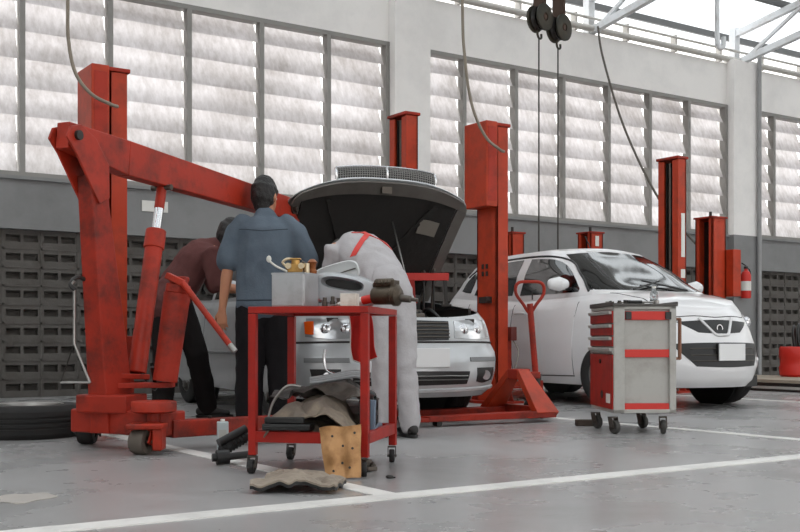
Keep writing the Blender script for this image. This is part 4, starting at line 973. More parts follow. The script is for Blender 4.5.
move(u1, TP(.235, .22, ZL), TRZ+R(6))
u2 = tag(MB().sheet(crumple(.44, .36, .07, 8.4), 36, 24, .005).build('undertray', mat('dark_undertray', (52, 48, 45), .55, var=.3, scale=8, dirt=(104, 96, 86), dirt_amt=.6, dirt_scale=6, bump=.3)), 'dark plastic undertray on top of the muddy splash shield', 'car part')
move(u2, TP(.24, .34, ZL+.15), TRZ+R(-8))
gt = thing('grille_trim', 'silver grille trim with a curved end on top of the lower deck pile', 'car part', TP(.30, .34, ZL+.25), TRZ)
m = MB(); P_ = [(-.13, 0, .0), (-.03, 0, .015), (.05, 0, .03), (.10, 0, .035), (.13, 0, .02), (.14, 0, -.03)]
for dz in (-.010, 0, .010): m.tube([(x, -.01, z+dz) for x, y, z in P_], .010, smooth=6)
m.build('bar', SILP, gt); m = MB(); m.tube([(.0, 0, .03), (-.05, 0, .05), (-.065, 0, .10), (-.06, .0, .15)], .007, smooth=6); m.build('curved_arm', CHROME, gt)
u3 = tag(MB().sheet(crumple(.40, .34, .075, 14.2), 36, 28, .005).build('wheel_arch_shell', mat('dusty_black_liner', (66, 60, 55), .7, var=.3, scale=9, dirt=(132, 120, 104), dirt_amt=.7, dirt_scale=8, bump=.4)), 'dusty dark wheel arch shell filling the space under the muddy splash shield', 'car part')
move(u3, TP(.235, .20, ZL), TRZ+R(-5))
sg = thing('black_trim_frame', 'glossy black trim frame with pale edge at the left of the lower deck', 'car part', TP(.135, .005, .1915), TRZ+R(3))
m = MB(); m.tube([(-.07, 0, .015), (-.045, 0, .12), (.02, 0, .20), (.08, .02, .20)], .006, smooth=6); m.build('edge', STEEL, sg)
m = MB(); m.box((.03, 0, .02), (.22, .10, .03)); m.box((.02, -.03, .05), (.18, .03, .03)); m.box((.0, -.045, .022), (.15, .012, .012)); m.build('frame', BLACK, sg, bevel=.008)
bx_ = thing('radiator_fan', 'black fan shroud with a blue-grey strut at the right of the lower deck', 'car part', TP(.465, .30, ZL), TRZ+R(4))
m = MB(); m.box((0, 0, .085), (.05, .26, .17)); m.lathe([(.085, -.03), (.09, -.03), (.09, .03), (.085, .03)], (0, 0, .10), (1, 0, 0), 28, closed=True); m.ell((-.03, .10, .18), (.05, .05, .03)); m.build('shroud', BLACK, bx_, bevel=.006)
m = MB(); m.beam((.03, -.10, .01), (.035, -.10, .17), .02, .03); m.beam((.035, -.10, .03), (.035, .12, .04), .02, .02); m.build('strut', mat('blue_grey_metal', (112, 128, 146), .4, .4), bx_, bevel=.003); m = MB()
for k in range(5): a = k*2*PI/5; m.beam((0.03, .02*math.cos(a), .10+.02*math.sin(a)), (.03, .08*math.cos(a), .10+.08*math.sin(a)), .02, .006, up=(1, .3, 0))
m.build('fan_blades', DARK, bx_)
# golden heat shield leaning on the front of the trolley
GOLD = mat('tan_heat_shield', (176, 132, 86), .42, .35, var=.14, scale=8, dirt=(120, 78, 44), dirt_amt=.8, dirt_scale=9)
def shield(a, b_):
    x = (a-.5)*(.165+.02*b_); z = b_*.232
    y = .006*math.cos(a*PI*4)+.006*math.sin(b_*9)+.004*noise.noise(Vector((a*6, b_*6, 1)))
    return (x+.012*(1-b_)*(1-a), y, z+.004*math.sin(a*7)*b_)
hs_ = MB().sheet(shield, 30, 30, .003)
hs_ = tag(hs_.build('heat_shield', GOLD), 'tan pressed-metal heat shield leaning on the front of the trolley', 'car part')
hs_.location = at(-.250, 4.615, .003); hs_.rotation_euler = (R(-16), R(-5), YAW+R(-6))
m = MB()
for (a, b_) in ((.25, .15), (.5, .3), (.8, .55), (.7, .2), (.3, .8), (.55, .62), (.85, .85)):
    p = Vector(shield(a, b_)); m.cyl(p+Vector((0, -.006, 0)), p+Vector((0, .006, 0)), .0055, seg=12)
m.build('bolt_hole', DARK, hs_)
# carpet piece on the floor
MATC = mat('worn_felt', (150, 138, 124), .95, var=.2, scale=9, dirt=(92, 80, 70), dirt_amt=.7, dirt_scale=6, bump=.5, bump_scale=50)
def felt(a, b_, dz=0.0):
    x = (a-.5)*.335+.02*noise.noise(Vector((a*4, b_*4, 2)))+.02*(b_-.5); y = -.20+b_*(.52-.32*a)+.02*noise.noise(Vector((a*4, b_*4, 7)))
    z = .030+.020*noise.noise(Vector((a*4, b_*4, 11)))+.012*noise.noise(Vector((a*10, b_*9, 3)))+.012*math.sin(a*3)
    return (x, y, max(.016, z)+dz)
fm = thing('felt_mat', 'worn beige felt mat with a black underside lying in front of the trolley', 'mat', at(-.395, 4.37), YAW+R(-4))
MB().sheet(lambda a, b_: felt(a, b_), 40, 30, .008, Vector((0, 0, 1))).build('felt', MATC, fm)
m = MB(); m.sheet(lambda a, b_: (felt(a, b_)[0]*1.0, felt(a, b_)[1]*1.0, felt(a, b_)[2]-.0135), 40, 30, .013, Vector((0, 0, 1))); m.build('backing', BLACK, fm)
# grey oil can, black rolled hoses, scraps
oc = thing('oil_can', 'slim grey metal can standing on the floor behind the trolley leg', 'can', at(-.965, 5.84), YAW+R(10))
m = MB(); m.box((0, 0, .078), (.062, .085, .155)); m.build('body', mat('grey_can', (176, 186, 188), .35, .3, var=.08), oc, bevel=.005, smooth=0)
m = MB(); m.cyl((0, .02, .155), (0, .02, .168), .012); m.build('cap', WHITEP, oc); MB().box((0, -.044, .07), (.04, .003, .09)).build('label_panel', GREYP, oc, smooth=0)
bh_ = thing('shock_absorber', 'black shock absorber with bellows lying tilted left of the trolley', 'car part', at(-.80, 5.18), YAW+R(20))
m = MB(); m.cyl((-.09, -.02, .038), (-.03, -.02, .04), .036, seg=22); m.lathe([(.001, -.02), (.02, -.02), (.02, .02), (.001, .02)], (-.09, -.02, .038), (1, 0, 0)); m.build('end_cap', BLACK, bh_)
m = MB()
prof = [(.001, 0)]
for k in range(9): prof += [(.024, k*.018), (.030, k*.018+.009)]
prof += [(.001, .165)]
m.lathe(prof, (-.06, .03, .06), (.82, .2, .42), 20); m.build('bellows', RUBBER, bh_)
m = MB(); m.cyl((-.07, .03, .10), (.07, .06, .165), .022); m.cyl((-.03, -.02, .04), (.10, -.02, .05), .018); m.build('rod', BLACK, bh_)
m = MB(); m.box((0, .0, .012), (.07, .10, .02)); m.cyl((.02, -.04, .024), (.04, .05, .035), .011); m.box((.01, .02, .035), (.03, .06, .03)); sc = tag(m.build('hinge_bracket', DSTEEL, bevel=.003), 'small dark metal bracket behind the heat shield by the trolley castor', 'car part'); move(sc, at(-.155, 4.93, .001), YAW+R(25))
m = MB(); m.ell((0, 0, .008), (.018, .012, .008)); m.box((.01, .008, .004), (.03, .008, .006)); sc = tag(m.build('metal_scrap', DARK), 'tiny dark scrap alone on the floor right of the trolley', 'scrap'); move(sc, at(-.045, 4.65), YAW)

# ------------------------------------------------------------------ tool cabinet
tc_ = thing('tool_cabinet', 'grey and red tool cabinet on castors in front of the white hatchback', 'tool cabinet', at(1.355, 6.80), YAW+R(4))
cw_, cd_ = .405, .58
for i, (x, y) in enumerate(((.02, .05), (cw_-.07, .05), (.02, cd_-.09), (cw_-.07, cd_-.09))): castor((x, y, 0), .045, .03, tc_, (.9, .35, 0) if i != 1 else (1, -.2, 0), mat('castor_grey', (60, 58, 55), .6) if i == 0 else bpy.data.materials['castor_grey'], DSTEEL, .105)
m = MB(); bz0, bz1 = .135, .815; bh2 = bz1-bz0; zc = (bz0+bz1)/2
m.box((cw_/2, cd_/2, bz0+.012), (cw_, cd_, .024)); m.box((cw_/2, cd_/2, bz1-.01), (cw_, cd_, .02))
for x in (.036, cw_-.022):
    m.box((x, .02, zc), (.072 if x < .1 else .044, .04, bh2)); m.box((x, cd_-.02, zc), (.072 if x < .1 else .044, .04, bh2))
m.box((cw_/2, .028, zc), (cw_-.02, .012, bh2-.01)); m.box((cw_/2, cd_-.02, zc), (cw_-.02, .012, bh2-.01)); m.box((cw_-.008, cd_/2, zc), (.014, cd_-.04, bh2-.01))
m.box((.02, cd_/2, zc), (.012, cd_-.04, bh2-.01))
m.build('body', GREYP, tc_, bevel=.004, smooth=0)
for z, hh, lab in ((.755, .055, 'red band with black ends'), (.515, .05, None), (.175, .045, None)):
    o = MB().box((.072+(cw_-.116)/2, .012, z), (cw_-.118, .014, hh)).build('red_band', BRIGHT, tc_, bevel=.002, smooth=0, label=lab)
for x in (.095, cw_-.052): MB().box((x, .004, .755), (.04, .016, .05)).build('bracket', BLACK, tc_, bevel=.004, smooth=0)
z = bz1-.025
DR = [(.085, REDC), (.08, REDC), (.07, REDC), (.045, GREYP)]
for hh, mm in DR:
    d = MB().box((.003, cd_/2, z-hh/2), (.024, cd_-.02, hh-.008)).build('drawer', mm, tc_, bevel=.003, smooth=0)
    h_ = MB(); h_.box((-.016, cd_/2, z-.016), (.020, cd_-.04, .020)); h_.box((-.026, cd_/2, z-.010), (.006, cd_-.04, .012)); h_.build('handle', GREYP, d, bevel=.003, smooth=0); z -= hh
zb = bz0+.02
d = MB().box((.003, cd_/2, (z+zb)/2), (.024, cd_-.02, z-zb-.006)).build('door', REDC, tc_, bevel=.004, smooth=0)
m = MB(); m.cyl((-.012, cd_*.42, zb+.09), (-.016, cd_*.42, zb+.09), .026, seg=20); m.build('badge', DARK, d); MB().box((-.011, .10, zb+.07), (.003, .09, .06)).build('sticker', WHITEP, d, smooth=0); MB().cyl((-.010, cd_/2, z-.05), (-.018, cd_/2, z-.05), .015).build('lock', DARK, d)
tp = MB(); tp.box((cw_/2, cd_/2, bz1+.008), (cw_+.016, cd_+.016, .016))
for s in (0, 1): tp.box((-.004+s*(cw_+.008), cd_/2, bz1+.016), (.010, cd_+.016, .026))
tp.build('top_tray', mat('dark_worktop', (74, 70, 66), .5, var=.2, scale=9), tc_, bevel=.003, smooth=0)
hd = MB(); hd.tube([(cw_+.002, .10, .74), (cw_+.055, .10, .735), (cw_+.055, .10, .48), (cw_+.002, .10, .475)], .012, seg=10); hd.tube([(cw_+.055, .10, .735), (cw_+.055, .45, .735)], .010); hd.tube([(cw_+.055, .10, .48), (cw_+.055, .45, .48)], .010); hd.build('push_handle', mat('brown_handle', (128, 84, 62), .5), tc_)
CRZ = YAW+R(4); CL = at(1.355, 6.80)
def CP(x, y, zz): return CL+Matrix.Rotation(CRZ, 3, 'Z') @ Vector((x, y, 0))+Vector((0, 0, zz))
zt = bz1+.0165
bo_ = thing('water_bottle', 'small clear water bottle standing on the tool cabinet', 'bottle', CP(.31, .16, zt), 0)
CLEAR = mat('clear_plastic', (226, 232, 234), .08, var=.02, trans=.85)
MB().lathe([(.001, 0), (.026, 0), (.028, .006), (.028, .03), (.025, .036), (.028, .042), (.027, .075), (.012, .094), (.011, .105), (.001, .105)], (0, 0, 0), seg=24).build('body', CLEAR, bo_); MB().cyl((0, 0, .105), (0, 0, .118), .013).build('cap', WHITEP, bo_)
def wrench(lab, x, y, a, L_=.18, m_=DSTEEL):
    m = MB(); m.beam((-L_/2, 0, .006), (L_/2, 0, .006), .014, .006); m.lathe([(.008, -.004), (.016, -.004), (.016, .004), (.008, .004)], (-L_/2-.008, 0, .006), (0, 0, 1), 16, closed=True)
    m.prism([(L_/2-.005, -.012), (L_/2+.025, -.016), (L_/2+.025, -.006), (L_/2+.012, -.004), (L_/2+.012, .004), (L_/2+.025, .006), (L_/2+.025, .016), (L_/2-.005, .012)], .002, .010, 'xy')
    return move(tag(m.build('spanner', m_), lab, 'spanner', 'spanners on the cabinet'), CP(x, y, zt+.002), CRZ+a)
wrench('spanner lying nearest the front left corner of the cabinet top', .135, .10, R(20), .15); wrench('spanner lying across the middle of the cabinet top', .20, .32, R(95)); wrench('spanner at the back left of the cabinet top', .10, .42, R(70), .20)
def ratchet(lab, x, y, a):
    r_ = thing('ratchet', lab, 'ratchet', CP(x, y, zt), CRZ+a); MB().cyl((-.11, 0, .012), (-.02, 0, .012), .011).build('grip', BLACK, r_); m = MB(); m.cyl((-.02, 0, .012), (.07, 0, .012), .006); m.lathe([(.001, -.010), (.018, -.010), (.018, .012), (.001, .012)], (.08, 0, .012)); m.build('head', STEEL, r_); return r_
ratchet('black handled ratchet at the left edge of the cabinet top', .04, .26, R(80)); ratchet('black handled ratchet in front of the water bottle', .22, .07, R(5))
for k, (x, y) in enumerate(((.13, .20), (.16, .22), (.12, .30))):
    so = thing('socket', ('dark socket nearest the cabinet front', 'dark socket in the middle of the cabinet top group', 'dark socket furthest back on the cabinet top')[k], 'socket', CP(x, y, zt), 0, 'sockets on the cabinet'); MB().lathe([(.001, 0), (.012, 0), (.012, .03), (.007, .03), (.007, .02), (.001, .02)], (0, 0, 0), seg=16).build('body', DARK, so)
pl_ = thing('pliers', 'pliers with dark handles lying at the left of the cabinet top', 'pliers', CP(.085, .50, zt), CRZ+R(120)); m = MB()
for s in (-1, 1): m.tube([(0, 0, .01), (-.05, s*.022, .01), (-.12, s*.02, .01)], .007, smooth=4)
m.build('handles', BLACK, pl_); m = MB(); m.prism([(-.01, -.012), (.01, -.014), (.05, -.003), (.05, .003), (.01, .014), (-.01, .012)], .004, .016, 'xy'); m.build('jaws', STEEL, pl_)
# wooden block on the floor left of the cabinet
blk = MB().box((0, 0, .022), (.125, .07, .044)); blk.box((0, 0, .030), (.129, .012, .02)); move(tag(blk.build('wheel_chock', mat('dark_brown_block', (62, 50, 42), .8, var=.3), bevel=.004, smooth=0), 'dark brown block on the floor left of the tool cabinet', 'block'), at(1.29, 7.5), YAW)

# ------------------------------------------------------------------ pallet truck beside the saloon
pt = thing('pallet_truck', 'orange-red pallet truck with a loop handle at the foot of the middle post', 'pallet truck', at(.88, 8.16), YAW)
q0 = Vector((.88, 8.16, 0)); fd = Vector((-.86, -.51, 0)).normalized(); wdv = Vector((-fd.y, fd.x, 0)); wdv = wdv if wdv.y > 0 else -wdv
def Q(a, b_, z): return fd*a+wdv*b_+Vector((0, 0, z))
for s in (-1, 1):
    fk = MB(); fk.beam(Q(-.10, s*.30, .055), Q(1.0, s*.30, .055), .13, .05, w1=.12, h1=.035); fk.beam(Q(1.0, s*.30, .050), Q(1.08, s*.30, .045), .12, .03, w1=.04, h1=.02)
    fko = fk.build('fork', RED2, pt, bevel=.004, smooth=0); MB().cyl(Q(.9, s*.30-.03, .022), Q(.9, s*.30+.03, .022), .022).build('roller', DARK, fko)
    pp = MB(); pp.beam(Q(-.02, s*.35, .05), Q(-.02, s*.05, .36), .20, .06, up=Q(0, s*1, .7), w1=.10, h1=.05); pp.build('side_plate', ORANGE, pt, bevel=.004, smooth=0)
m = MB(); m.box(Q(-.03, 0, .34), (.13, .12, .08), rot=Matrix.Rotation(math.atan2(fd.y, fd.x), 3, 'Z')); m.beam(Q(-.1, -.30, .07), Q(-.1, .30, .07), .05, .06); m.beam(Q(.02, 0, .34), Q(-.20, 0, .33), .10, .05); m.build('yoke', RED2, pt, bevel=.006, smooth=0)
m = MB(); m.cyl(Q(-.19, 0, .08), Q(-.19, 0, .34), .045, seg=20); m.box(Q(-.19, 0, .14), (.10, .10, .08)); m.build('pump', DARK, pt)
for s in (-1, 1): MB().lathe([(.001, -.02), (.07, -.02), (.075, 0), (.07, .02), (.001, .02)], Q(-.20, s*.06, .075), wdv, 24).build('steer_wheel', RUBBER, pt)
hp0 = Q(-.20, 0, .24); hp1 = hp0+Vector((-.05, .02, .64))
m = MB(); m.cyl(hp0, hp1, .024, seg=14); m.box(hp0, (.09, .07, .10)); m.build('handle_shaft', RED2, pt)
cc = hp1+Vector((0, 0, -.02)); dx = Vector((1, .1, 0)).normalized()
lp = [cc+dx*x+Vector((0, 0, z)) for x, z in ((0, -.05), (.055, .02), (.105, .09), (.11, .15), (.08, .185), (0, .19), (-.08, .185), (-.11, .15), (-.105, .09), (-.055, .02))]
m = MB(); m.tube(lp, .0125, closed=True, smooth=5); m.build('loop_handle', RED2, pt)
m = MB(); m.tube([cc+dx*.02+Vector((0, 0, .05)), cc+dx*.02+Vector((0, 0, .12)), cc+dx*.05+Vector((0, 0, .13))], .006); m.build('release_lever', DARK, pt)
# red support bar standing on the wing of the saloon
ws_ = thing('engine_support_bar', 'red engine support bar with dark hanging rods standing over the saloon engine', 'support bar', at(.19, 8.58), YAW)
MB().beam((-.20, 0, 1.105), (.20, 0, 1.105), .05, .06).build('beam', BRIGHT, ws_, bevel=.003, smooth=0)
for x in (-.10, .17):
    m = MB(); m.beam((x, 0, 1.08), (x+.01, 0, .915 if x < 0 else .885), .06 if x < 0 else .03, .05 if x < 0 else .03); m.box((x+.01, 0, .905 if x < 0 else .875), (.08, .08, .02)); m.build('foot', REDC if x < 0 else DARK, ws_, bevel=.002, smooth=0)
for x in (.0, .08):
    m = MB(); m.cyl((x, 0, 1.16), (x, 0, .82), .008); m.cyl((x, 0, 1.135), (x, 0, 1.15), .018, seg=6); m.build('hanging_rod', DARK, ws_)

# ------------------------------------------------------------------ things at the wall and on the right
fe = thing('fire_extinguisher', 'red fire extinguisher with white label hanging on the grey pillar', 'fire extinguisher', (14.23, V-.33, 1.27), 0)
MB().lathe([(.001, 0), (.075, 0), (.08, .02), (.08, .36), (.06, .42), (.03, .44), (.03, .47), (.001, .47)], (0, 0, 0), seg=28).build('cylinder', BRIGHT, fe)
MB().lathe([(.081, .12), (.0815, .12), (.0815, .27), (.081, .27)], (0, 0, 0), seg=28, closed=True).build('label', WHITEP, fe)
m = MB(); m.box((0, 0, .49), (.04, .05, .04)); m.beam((0, 0, .52), (-.10, 0, .56), .02, .012); m.build('valve', DARK, fe); MB().tube([(.02, 0, .48), (.10, 0, .44), (.105, -.01, .2), (.09, -.02, .1)], .010, smooth=5).build('hose', BLACK, fe)
MB().box((0, .082, .3), (.05, .03, .2)).build('bracket', DSTEEL, fe)
bk = thing('oil_drum_trolley', 'round red oil drain tank with black hoses on the lift platform', 'tank', (11.72, 8.42, .1385), 0); bk.scale = (1, 1, 1.22)
MB().lathe([(.001, 0), (.19, 0), (.21, .02), (.215, .10), (.205, .115), (.205, .18), (.215, .195), (.215, .29), (.20, .31), (.19, .30), (.19, .27), (.001, .27)], (0, 0, 0), seg=36).build('tank', BRIGHT, bk)
for k in range(3):
    m = MB(); m.tube([(-.12+k*.1, -.05, .28), (-.14+k*.1, -.04, .45), (-.06+k*.1, 0, .52+.02*k), (.02+k*.06, .04, .44), (.04+k*.05, .05, .28)], .016, smooth=6); m.build('hose', BLACK, bk)
# hoses hanging from the roof
HOSE = mat('grey_air_hose', (128, 118, 104), .6, var=.1)
def hose(lab, P_, r, m_=HOSE, name='air_hose', cat='hose'): return tag(MB().tube(P_, r, seg=10, smooth=10).build(name, m_), lab, cat)
hose('grey air hose looping down to the top of the left lift post', [at(-2.42, 7.72, 6.0), at(-2.40, 7.72, 3.6), at(-2.385, 7.7, 3.05), at(-2.38, 7.7, 2.76), at(-2.33, 7.7, 2.52), at(-2.22, 7.71, 2.37), at(-2.10, 7.78, 2.31), at(-2.07, 7.86, 2.31)], .013)
hose('grey air hose hanging down to the top of the middle lift post', [at(.57, 9.9, 6.2), at(.575, 9.9, 3.8), at(.60, 9.9, 3.19), at(.664, 9.9, 2.77), at(.784, 9.92, 2.49), at(.92, 9.95, 2.37), at(.97, 10.02, 2.36)], .014)
hose('thin dark cable slanting from the roof towards the right lift post', [at(2.84, 15.4, 5.1), at(2.90, 15.3, 4.6), at(3.146, 15.0, 3.54), at(3.51, 14.5, 2.49), at(3.91, 14.0, 1.8)], .016, mat('dark_cable', (88, 82, 74), .6), 'cable', 'cable')
# two sheave blocks with their wire ropes
OLV = mat('olive_black_iron', (52, 52, 44), .55, .3, var=.25, dirt=(88, 70, 52), dirt_amt=.5)
hx, hd_ = 1.72, 13.2
for k, (dx_, dz, lab) in enumerate(((0.0, .06, 'dark round pulley block hanging from the roof, the left of two'), (.27, 0, 'dark round pulley block hanging from the roof, the right of two'))):
    pbk = thing('pulley_block', lab, 'pulley', at(hx+dx_, hd_+.24*k, 4.50+dz), YAW+R(48), 'pulley blocks under the roof')
    for s in (-1, 1): MB().lathe([(.05, -.015), (.15, -.02), (.165, -.01), (.165, .01), (.15, .02), (.05, .015)], (0, s*.075, 0), (0, 1, 0), 36, closed=True).build('cheek', OLV, pbk)
    MB().lathe([(.001, -.03), (.15, -.03), (.12, 0), (.15, .03), (.001, .03)], (0, 0, 0), (0, 1, 0), 32).build('sheave', DARK, pbk)
    m = MB(); m.beam((0, 0, -.05), (0, 0, .42), .06, .16, up=(0, 1, 0)); m.cyl((0, -.09, 0), (0, .09, 0), .035); m.build('strap', mat('rusty_strap', (78, 58, 46), .6, .3, var=.3) if k == 0 else bpy.data.materials['rusty_strap'], pbk, bevel=.004)
    m = MB(); m.tube([(-.03, 0, -.15), (-.05, 0, -.20), (-.02, 0, -.25), (.03, 0, -.24), (.03, 0, -.19)], .014, smooth=5); m.build('eye', OLV, pbk)
    MB().cyl((0, 0, .4), (0, 0, 1.0), .012).build('suspension_rod', DARK, pbk); MB().cyl((-.02, 0, -.24), (-.02, 0, -3.05), .010, seg=8).build('wire_rope', mat('wire_dark', (70, 68, 64), .5, .5) if k == 0 else bpy.data.materials['wire_dark'], pbk)
    m = MB(); m.tube([(-.02, 0, -3.05), (.02, 0, -3.1), (.02, 0, -3.16), (-.02, 0, -3.19), (-.06, 0, -3.15)], .014, smooth=5); m.build('hook', OLV, pbk)
cj = tag(MB().tube([at(4.02, 13.6, 5.9), at(4.02, 13.6, 4.50), at(4.03, 13.6, 4.36), at(4.06, 13.6, 4.30), at(4.10, 13.6, 4.33), at(4.10, 13.6, 4.44)], .032, seg=12, smooth=6).build('cable_conduit', TR), 'white conduit pipe hooked at the bottom, hanging from the roof on the right', 'pipe')

# ------------------------------------------------------------------ people
def skinned(chains, name, m, parent, voxel, smooth_it=6, folds=0.0, fseed=1.0, fscale=(9, 9, 5)):
    """one continuous surface grown over tapered limbs; chains: list of (points, ref)"""
    mb = MB()
    for pts, ref in chains: mb.loft(pts, ref, 20)
    bmesh.ops.triangulate(mb.bm, faces=[f for f in mb.bm.faces if len(f.verts) > 4])
    o = mb.build(name, m, parent, smooth=0)
    md = o.modifiers.new('r', 'REMESH'); md.mode = 'VOXEL'; md.voxel_size = voxel; md.use_smooth_shade = True
    sm = o.modifiers.new('s', 'SMOOTH'); sm.factor = .5; sm.iterations = smooth_it
    bake(o)
    if folds:
        me = o.data; fs = Vector(fscale)
        nr = [v.normal.copy() for v in me.vertices]
        for v, n in zip(me.vertices, nr):
            p = v.co; q = Vector((p.x*fs.x+fseed, p.y*fs.y, p.z*fs.z))
            f = 1-abs(noise.noise(q))*2.2; g = noise.noise(q*2.1+Vector((4, 2, 1)))
            v.co = p+n*(folds*(f*.7+g*.6))
        o.data.update()
    o.data.polygons.foreach_set('use_smooth', [True]*len(o.data.polygons))
    return o
def limb(a, b_, r0, r1, c=None, r2=None, bulge=1.0):
    """tapered two part limb"""
    a, b_ = Vector(a), Vector(b_)
    P = [(a, r0, r0), (a.lerp(b_, .35), r0*1.02*bulge, r0*1.02*bulge), (a.lerp(b_, .75), r1*1.08, r1*1.08), (b_, r1, r1)]
    if c is not None:
        c = Vector(c); P += [(b_.lerp(c, .25), r1*1.06*bulge, r1*1.06*bulge), (b_.lerp(c, .65), (r1+r2)*.52, (r1+r2)*.52), (c, r2, r2)]
    return (P, (1, 0, 0))
def hand(wr, d, pn, L_=.185, side=1, curl=.5):
    """wr wrist, d direction of the fingers, pn palm normal, side +-1 where the thumb sits"""
    wr = Vector(wr); d = Vector(d).normalized(); pn = Vector(pn); pn = (pn-d*pn.dot(d)).normalized(); x = d.cross(pn).normalized()*side
    ch = [([(wr-d*.02, .026, .02), (wr+d*.02, .031, .018), (wr+d*.06, .040, .015), (wr+d*.088, .040, .012)], x)]
    for k, (off, ln) in enumerate(((.031, .072), (.011, .082), (-.010, .077), (-.029, .060))):
        p = wr+d*(.075 if k < 3 else .068)+x*off; dd = (d+x*off*1.5).normalized(); pts = [(p, .0095, .0095)]
        ang = 0
        for j, f in enumerate((.42, .32, .26)):
            ang += curl*(.5+.35*j); q = (dd*math.cos(ang)+pn*math.sin(ang)).normalized(); p = p+q*ln*f; r = .0092-.0011*(j+1); pts.append((p, r, r))
        ch.append((pts, x))
    p = wr+d*.022+x*.026+pn*.004; q1 = (d*.62+x*.68+pn*.32).normalized(); q2 = (d*.85+x*.25+pn*.35).normalized(); p1 = p+q1*.042; p2 = p1+q2*.030; p3 = p2+(q2+pn*.3).normalized()*.024
    ch.append(([(p-q1*.01, .014, .013), (p1, .012, .011), (p2, .0105, .010), (p3, .0085, .008)], x))
    return ch
def head_chains(c, up, fw):
    """c: centre of the head between the ears; up and forward unit vectors"""
    c = Vector(c); up = Vector(up).normalized(); fw = Vector(fw); fw = (fw-up*fw.dot(up)).normalized(); sx = fw.cross(up).normalized()
    P = lambda f, u, s=0: c+fw*f+up*u+sx*s
    ch = [([(P(-.005, -.045), .060, .078), (P(-.004, 0), .073, .092), (P(-.006, .045), .074, .094), (P(-.006, .075), .062, .078)], sx),
          ([(P(.045, -.108), .026, .022), (P(.040, -.085), .044, .042), (P(.030, -.05), .058, .062), (P(.02, 0), .062, .068)], sx),
          ([(P(.094, .010), .008, .008), (P(.103, -.020), .012, .012), (P(.092, -.032), .015, .010)], sx),
          ([(P(.084, -.062), .020, .008), (P(.086, -.070), .018, .009)], sx)]
    for s in (-1, 1): ch.append(([(P(-.005, .018, s*.076), .010, .018), (P(-.010, -.008, s*.081), .009, .020), (P(-.004, -.034, s*.076), .006, .011)], sx))
    return ch, P, sx
def face_bits(P, sx, parent):
    for s in (-1, 1):
        e = MB(); e.ell(P(.077, .004, s*.030), (.014, .014, .011)); eo = e.build('eye', WHITEP, parent); MB().ell(P(.0885, .004, s*.030), (.0055, .0055, .0055)).build('iris', DARK, eo)
        b = MB(); b.tube([P(.086, .026, s*.014), P(.086, .032, s*.030), P(.072, .026, s*.048)], .0042, seg=6); b.build('eyebrow', HAIR, parent)
    MB().tube([P(.088, -.066, -.022), P(.096, -.066, 0), P(.088, -.066, .022)], .0045, seg=6).build('mouth', mat('lips', (150, 88, 76), .5) if 'lips' not in bpy.data.materials else bpy.data.materials['lips'], parent)
def hair_on(P, sx, name, parent, seed):
    ch = [([(P(-.040, -.062), .058, .050), (P(-.034, -.03), .077, .076), (P(-.020, .02), .085, .092), (P(-.010, .060), .084, .102), (P(-.008, .082), .070, .088)], sx),
          ([(P(.05, .07), .060, .04), (P(.075, .066), .052, .018)], sx)]
    for s in (-1, 1): ch.append(([(P(.02, .045, s*.070), .012, .03), (P(.018, .012, s*.077), .006, .012)], sx))
    return skinned(ch, 'hair', HAIR, parent, .0065, 3, folds=.0035, fseed=seed, fscale=(45, 45, 25))
def shoe(p, d, m, parent, L_=.27):
    """p ankle point over the floor, d toe direction"""
    d = Vector(d).normalized(); p = Vector(p); sd = Vector((d.y, -d.x, 0)); a = Vector((p.x, p.y, 0))
    up_ = skinned([([(a-d*.055+Vector((0, 0, .05)), .036, .036), (a+Vector((0, 0, .052)), .040, .042), (a+d*.08+Vector((0, 0, .042)), .043, .030), (a+d*.155+Vector((0, 0, .034)), .042, .022)], sd),
                   ([(a+Vector((0, 0, .05)), .040, .045), (a+Vector((0, 0, .10)), .040, .048)], sd)], 'shoe', m, parent, .009, 4)
    s = MB(); ol = []
    for k in range(28):
        t = 2*PI*k/28; x = .045*math.sin(t)*(1-.12*math.cos(t)); y = .055+.145*math.cos(t); q = a+sd*x+d*y; ol.append((q.x, q.y))
    s.prism(ol, 0.001, .022, 'xy'); s.build('sole', BLACK, up_, bevel=.003)
def cloth(name, rgb, rough=.85, var=.1, sc=4, bs=90, b=.25, **k): return mat(name, rgb, rough, var=var, scale=sc, bump=b, bump_scale=bs, spec=.15, **k)
BLUE = cloth('blue_grey_shirt_cloth', (94, 105, 116), sss=0, dirt=(64, 74, 86), dirt_amt=.5, dirt_scale=3)
MAROON = cloth('faded_maroon_cloth', (98, 62, 60), dirt=(72, 46, 46), dirt_amt=.6, dirt_scale=4)
BLKC = cloth('black_trouser_cloth', (26, 24, 26)); BLKC2 = cloth('dark_trouser_cloth', (30, 26, 26))
OVER = cloth('pale_grey_overall_cloth', (178, 175, 177), dirt=(148, 143, 142), dirt_amt=.5, dirt_scale=4)
LEATH = mat('dark_shoe', (30, 26, 25), .5, var=.2)

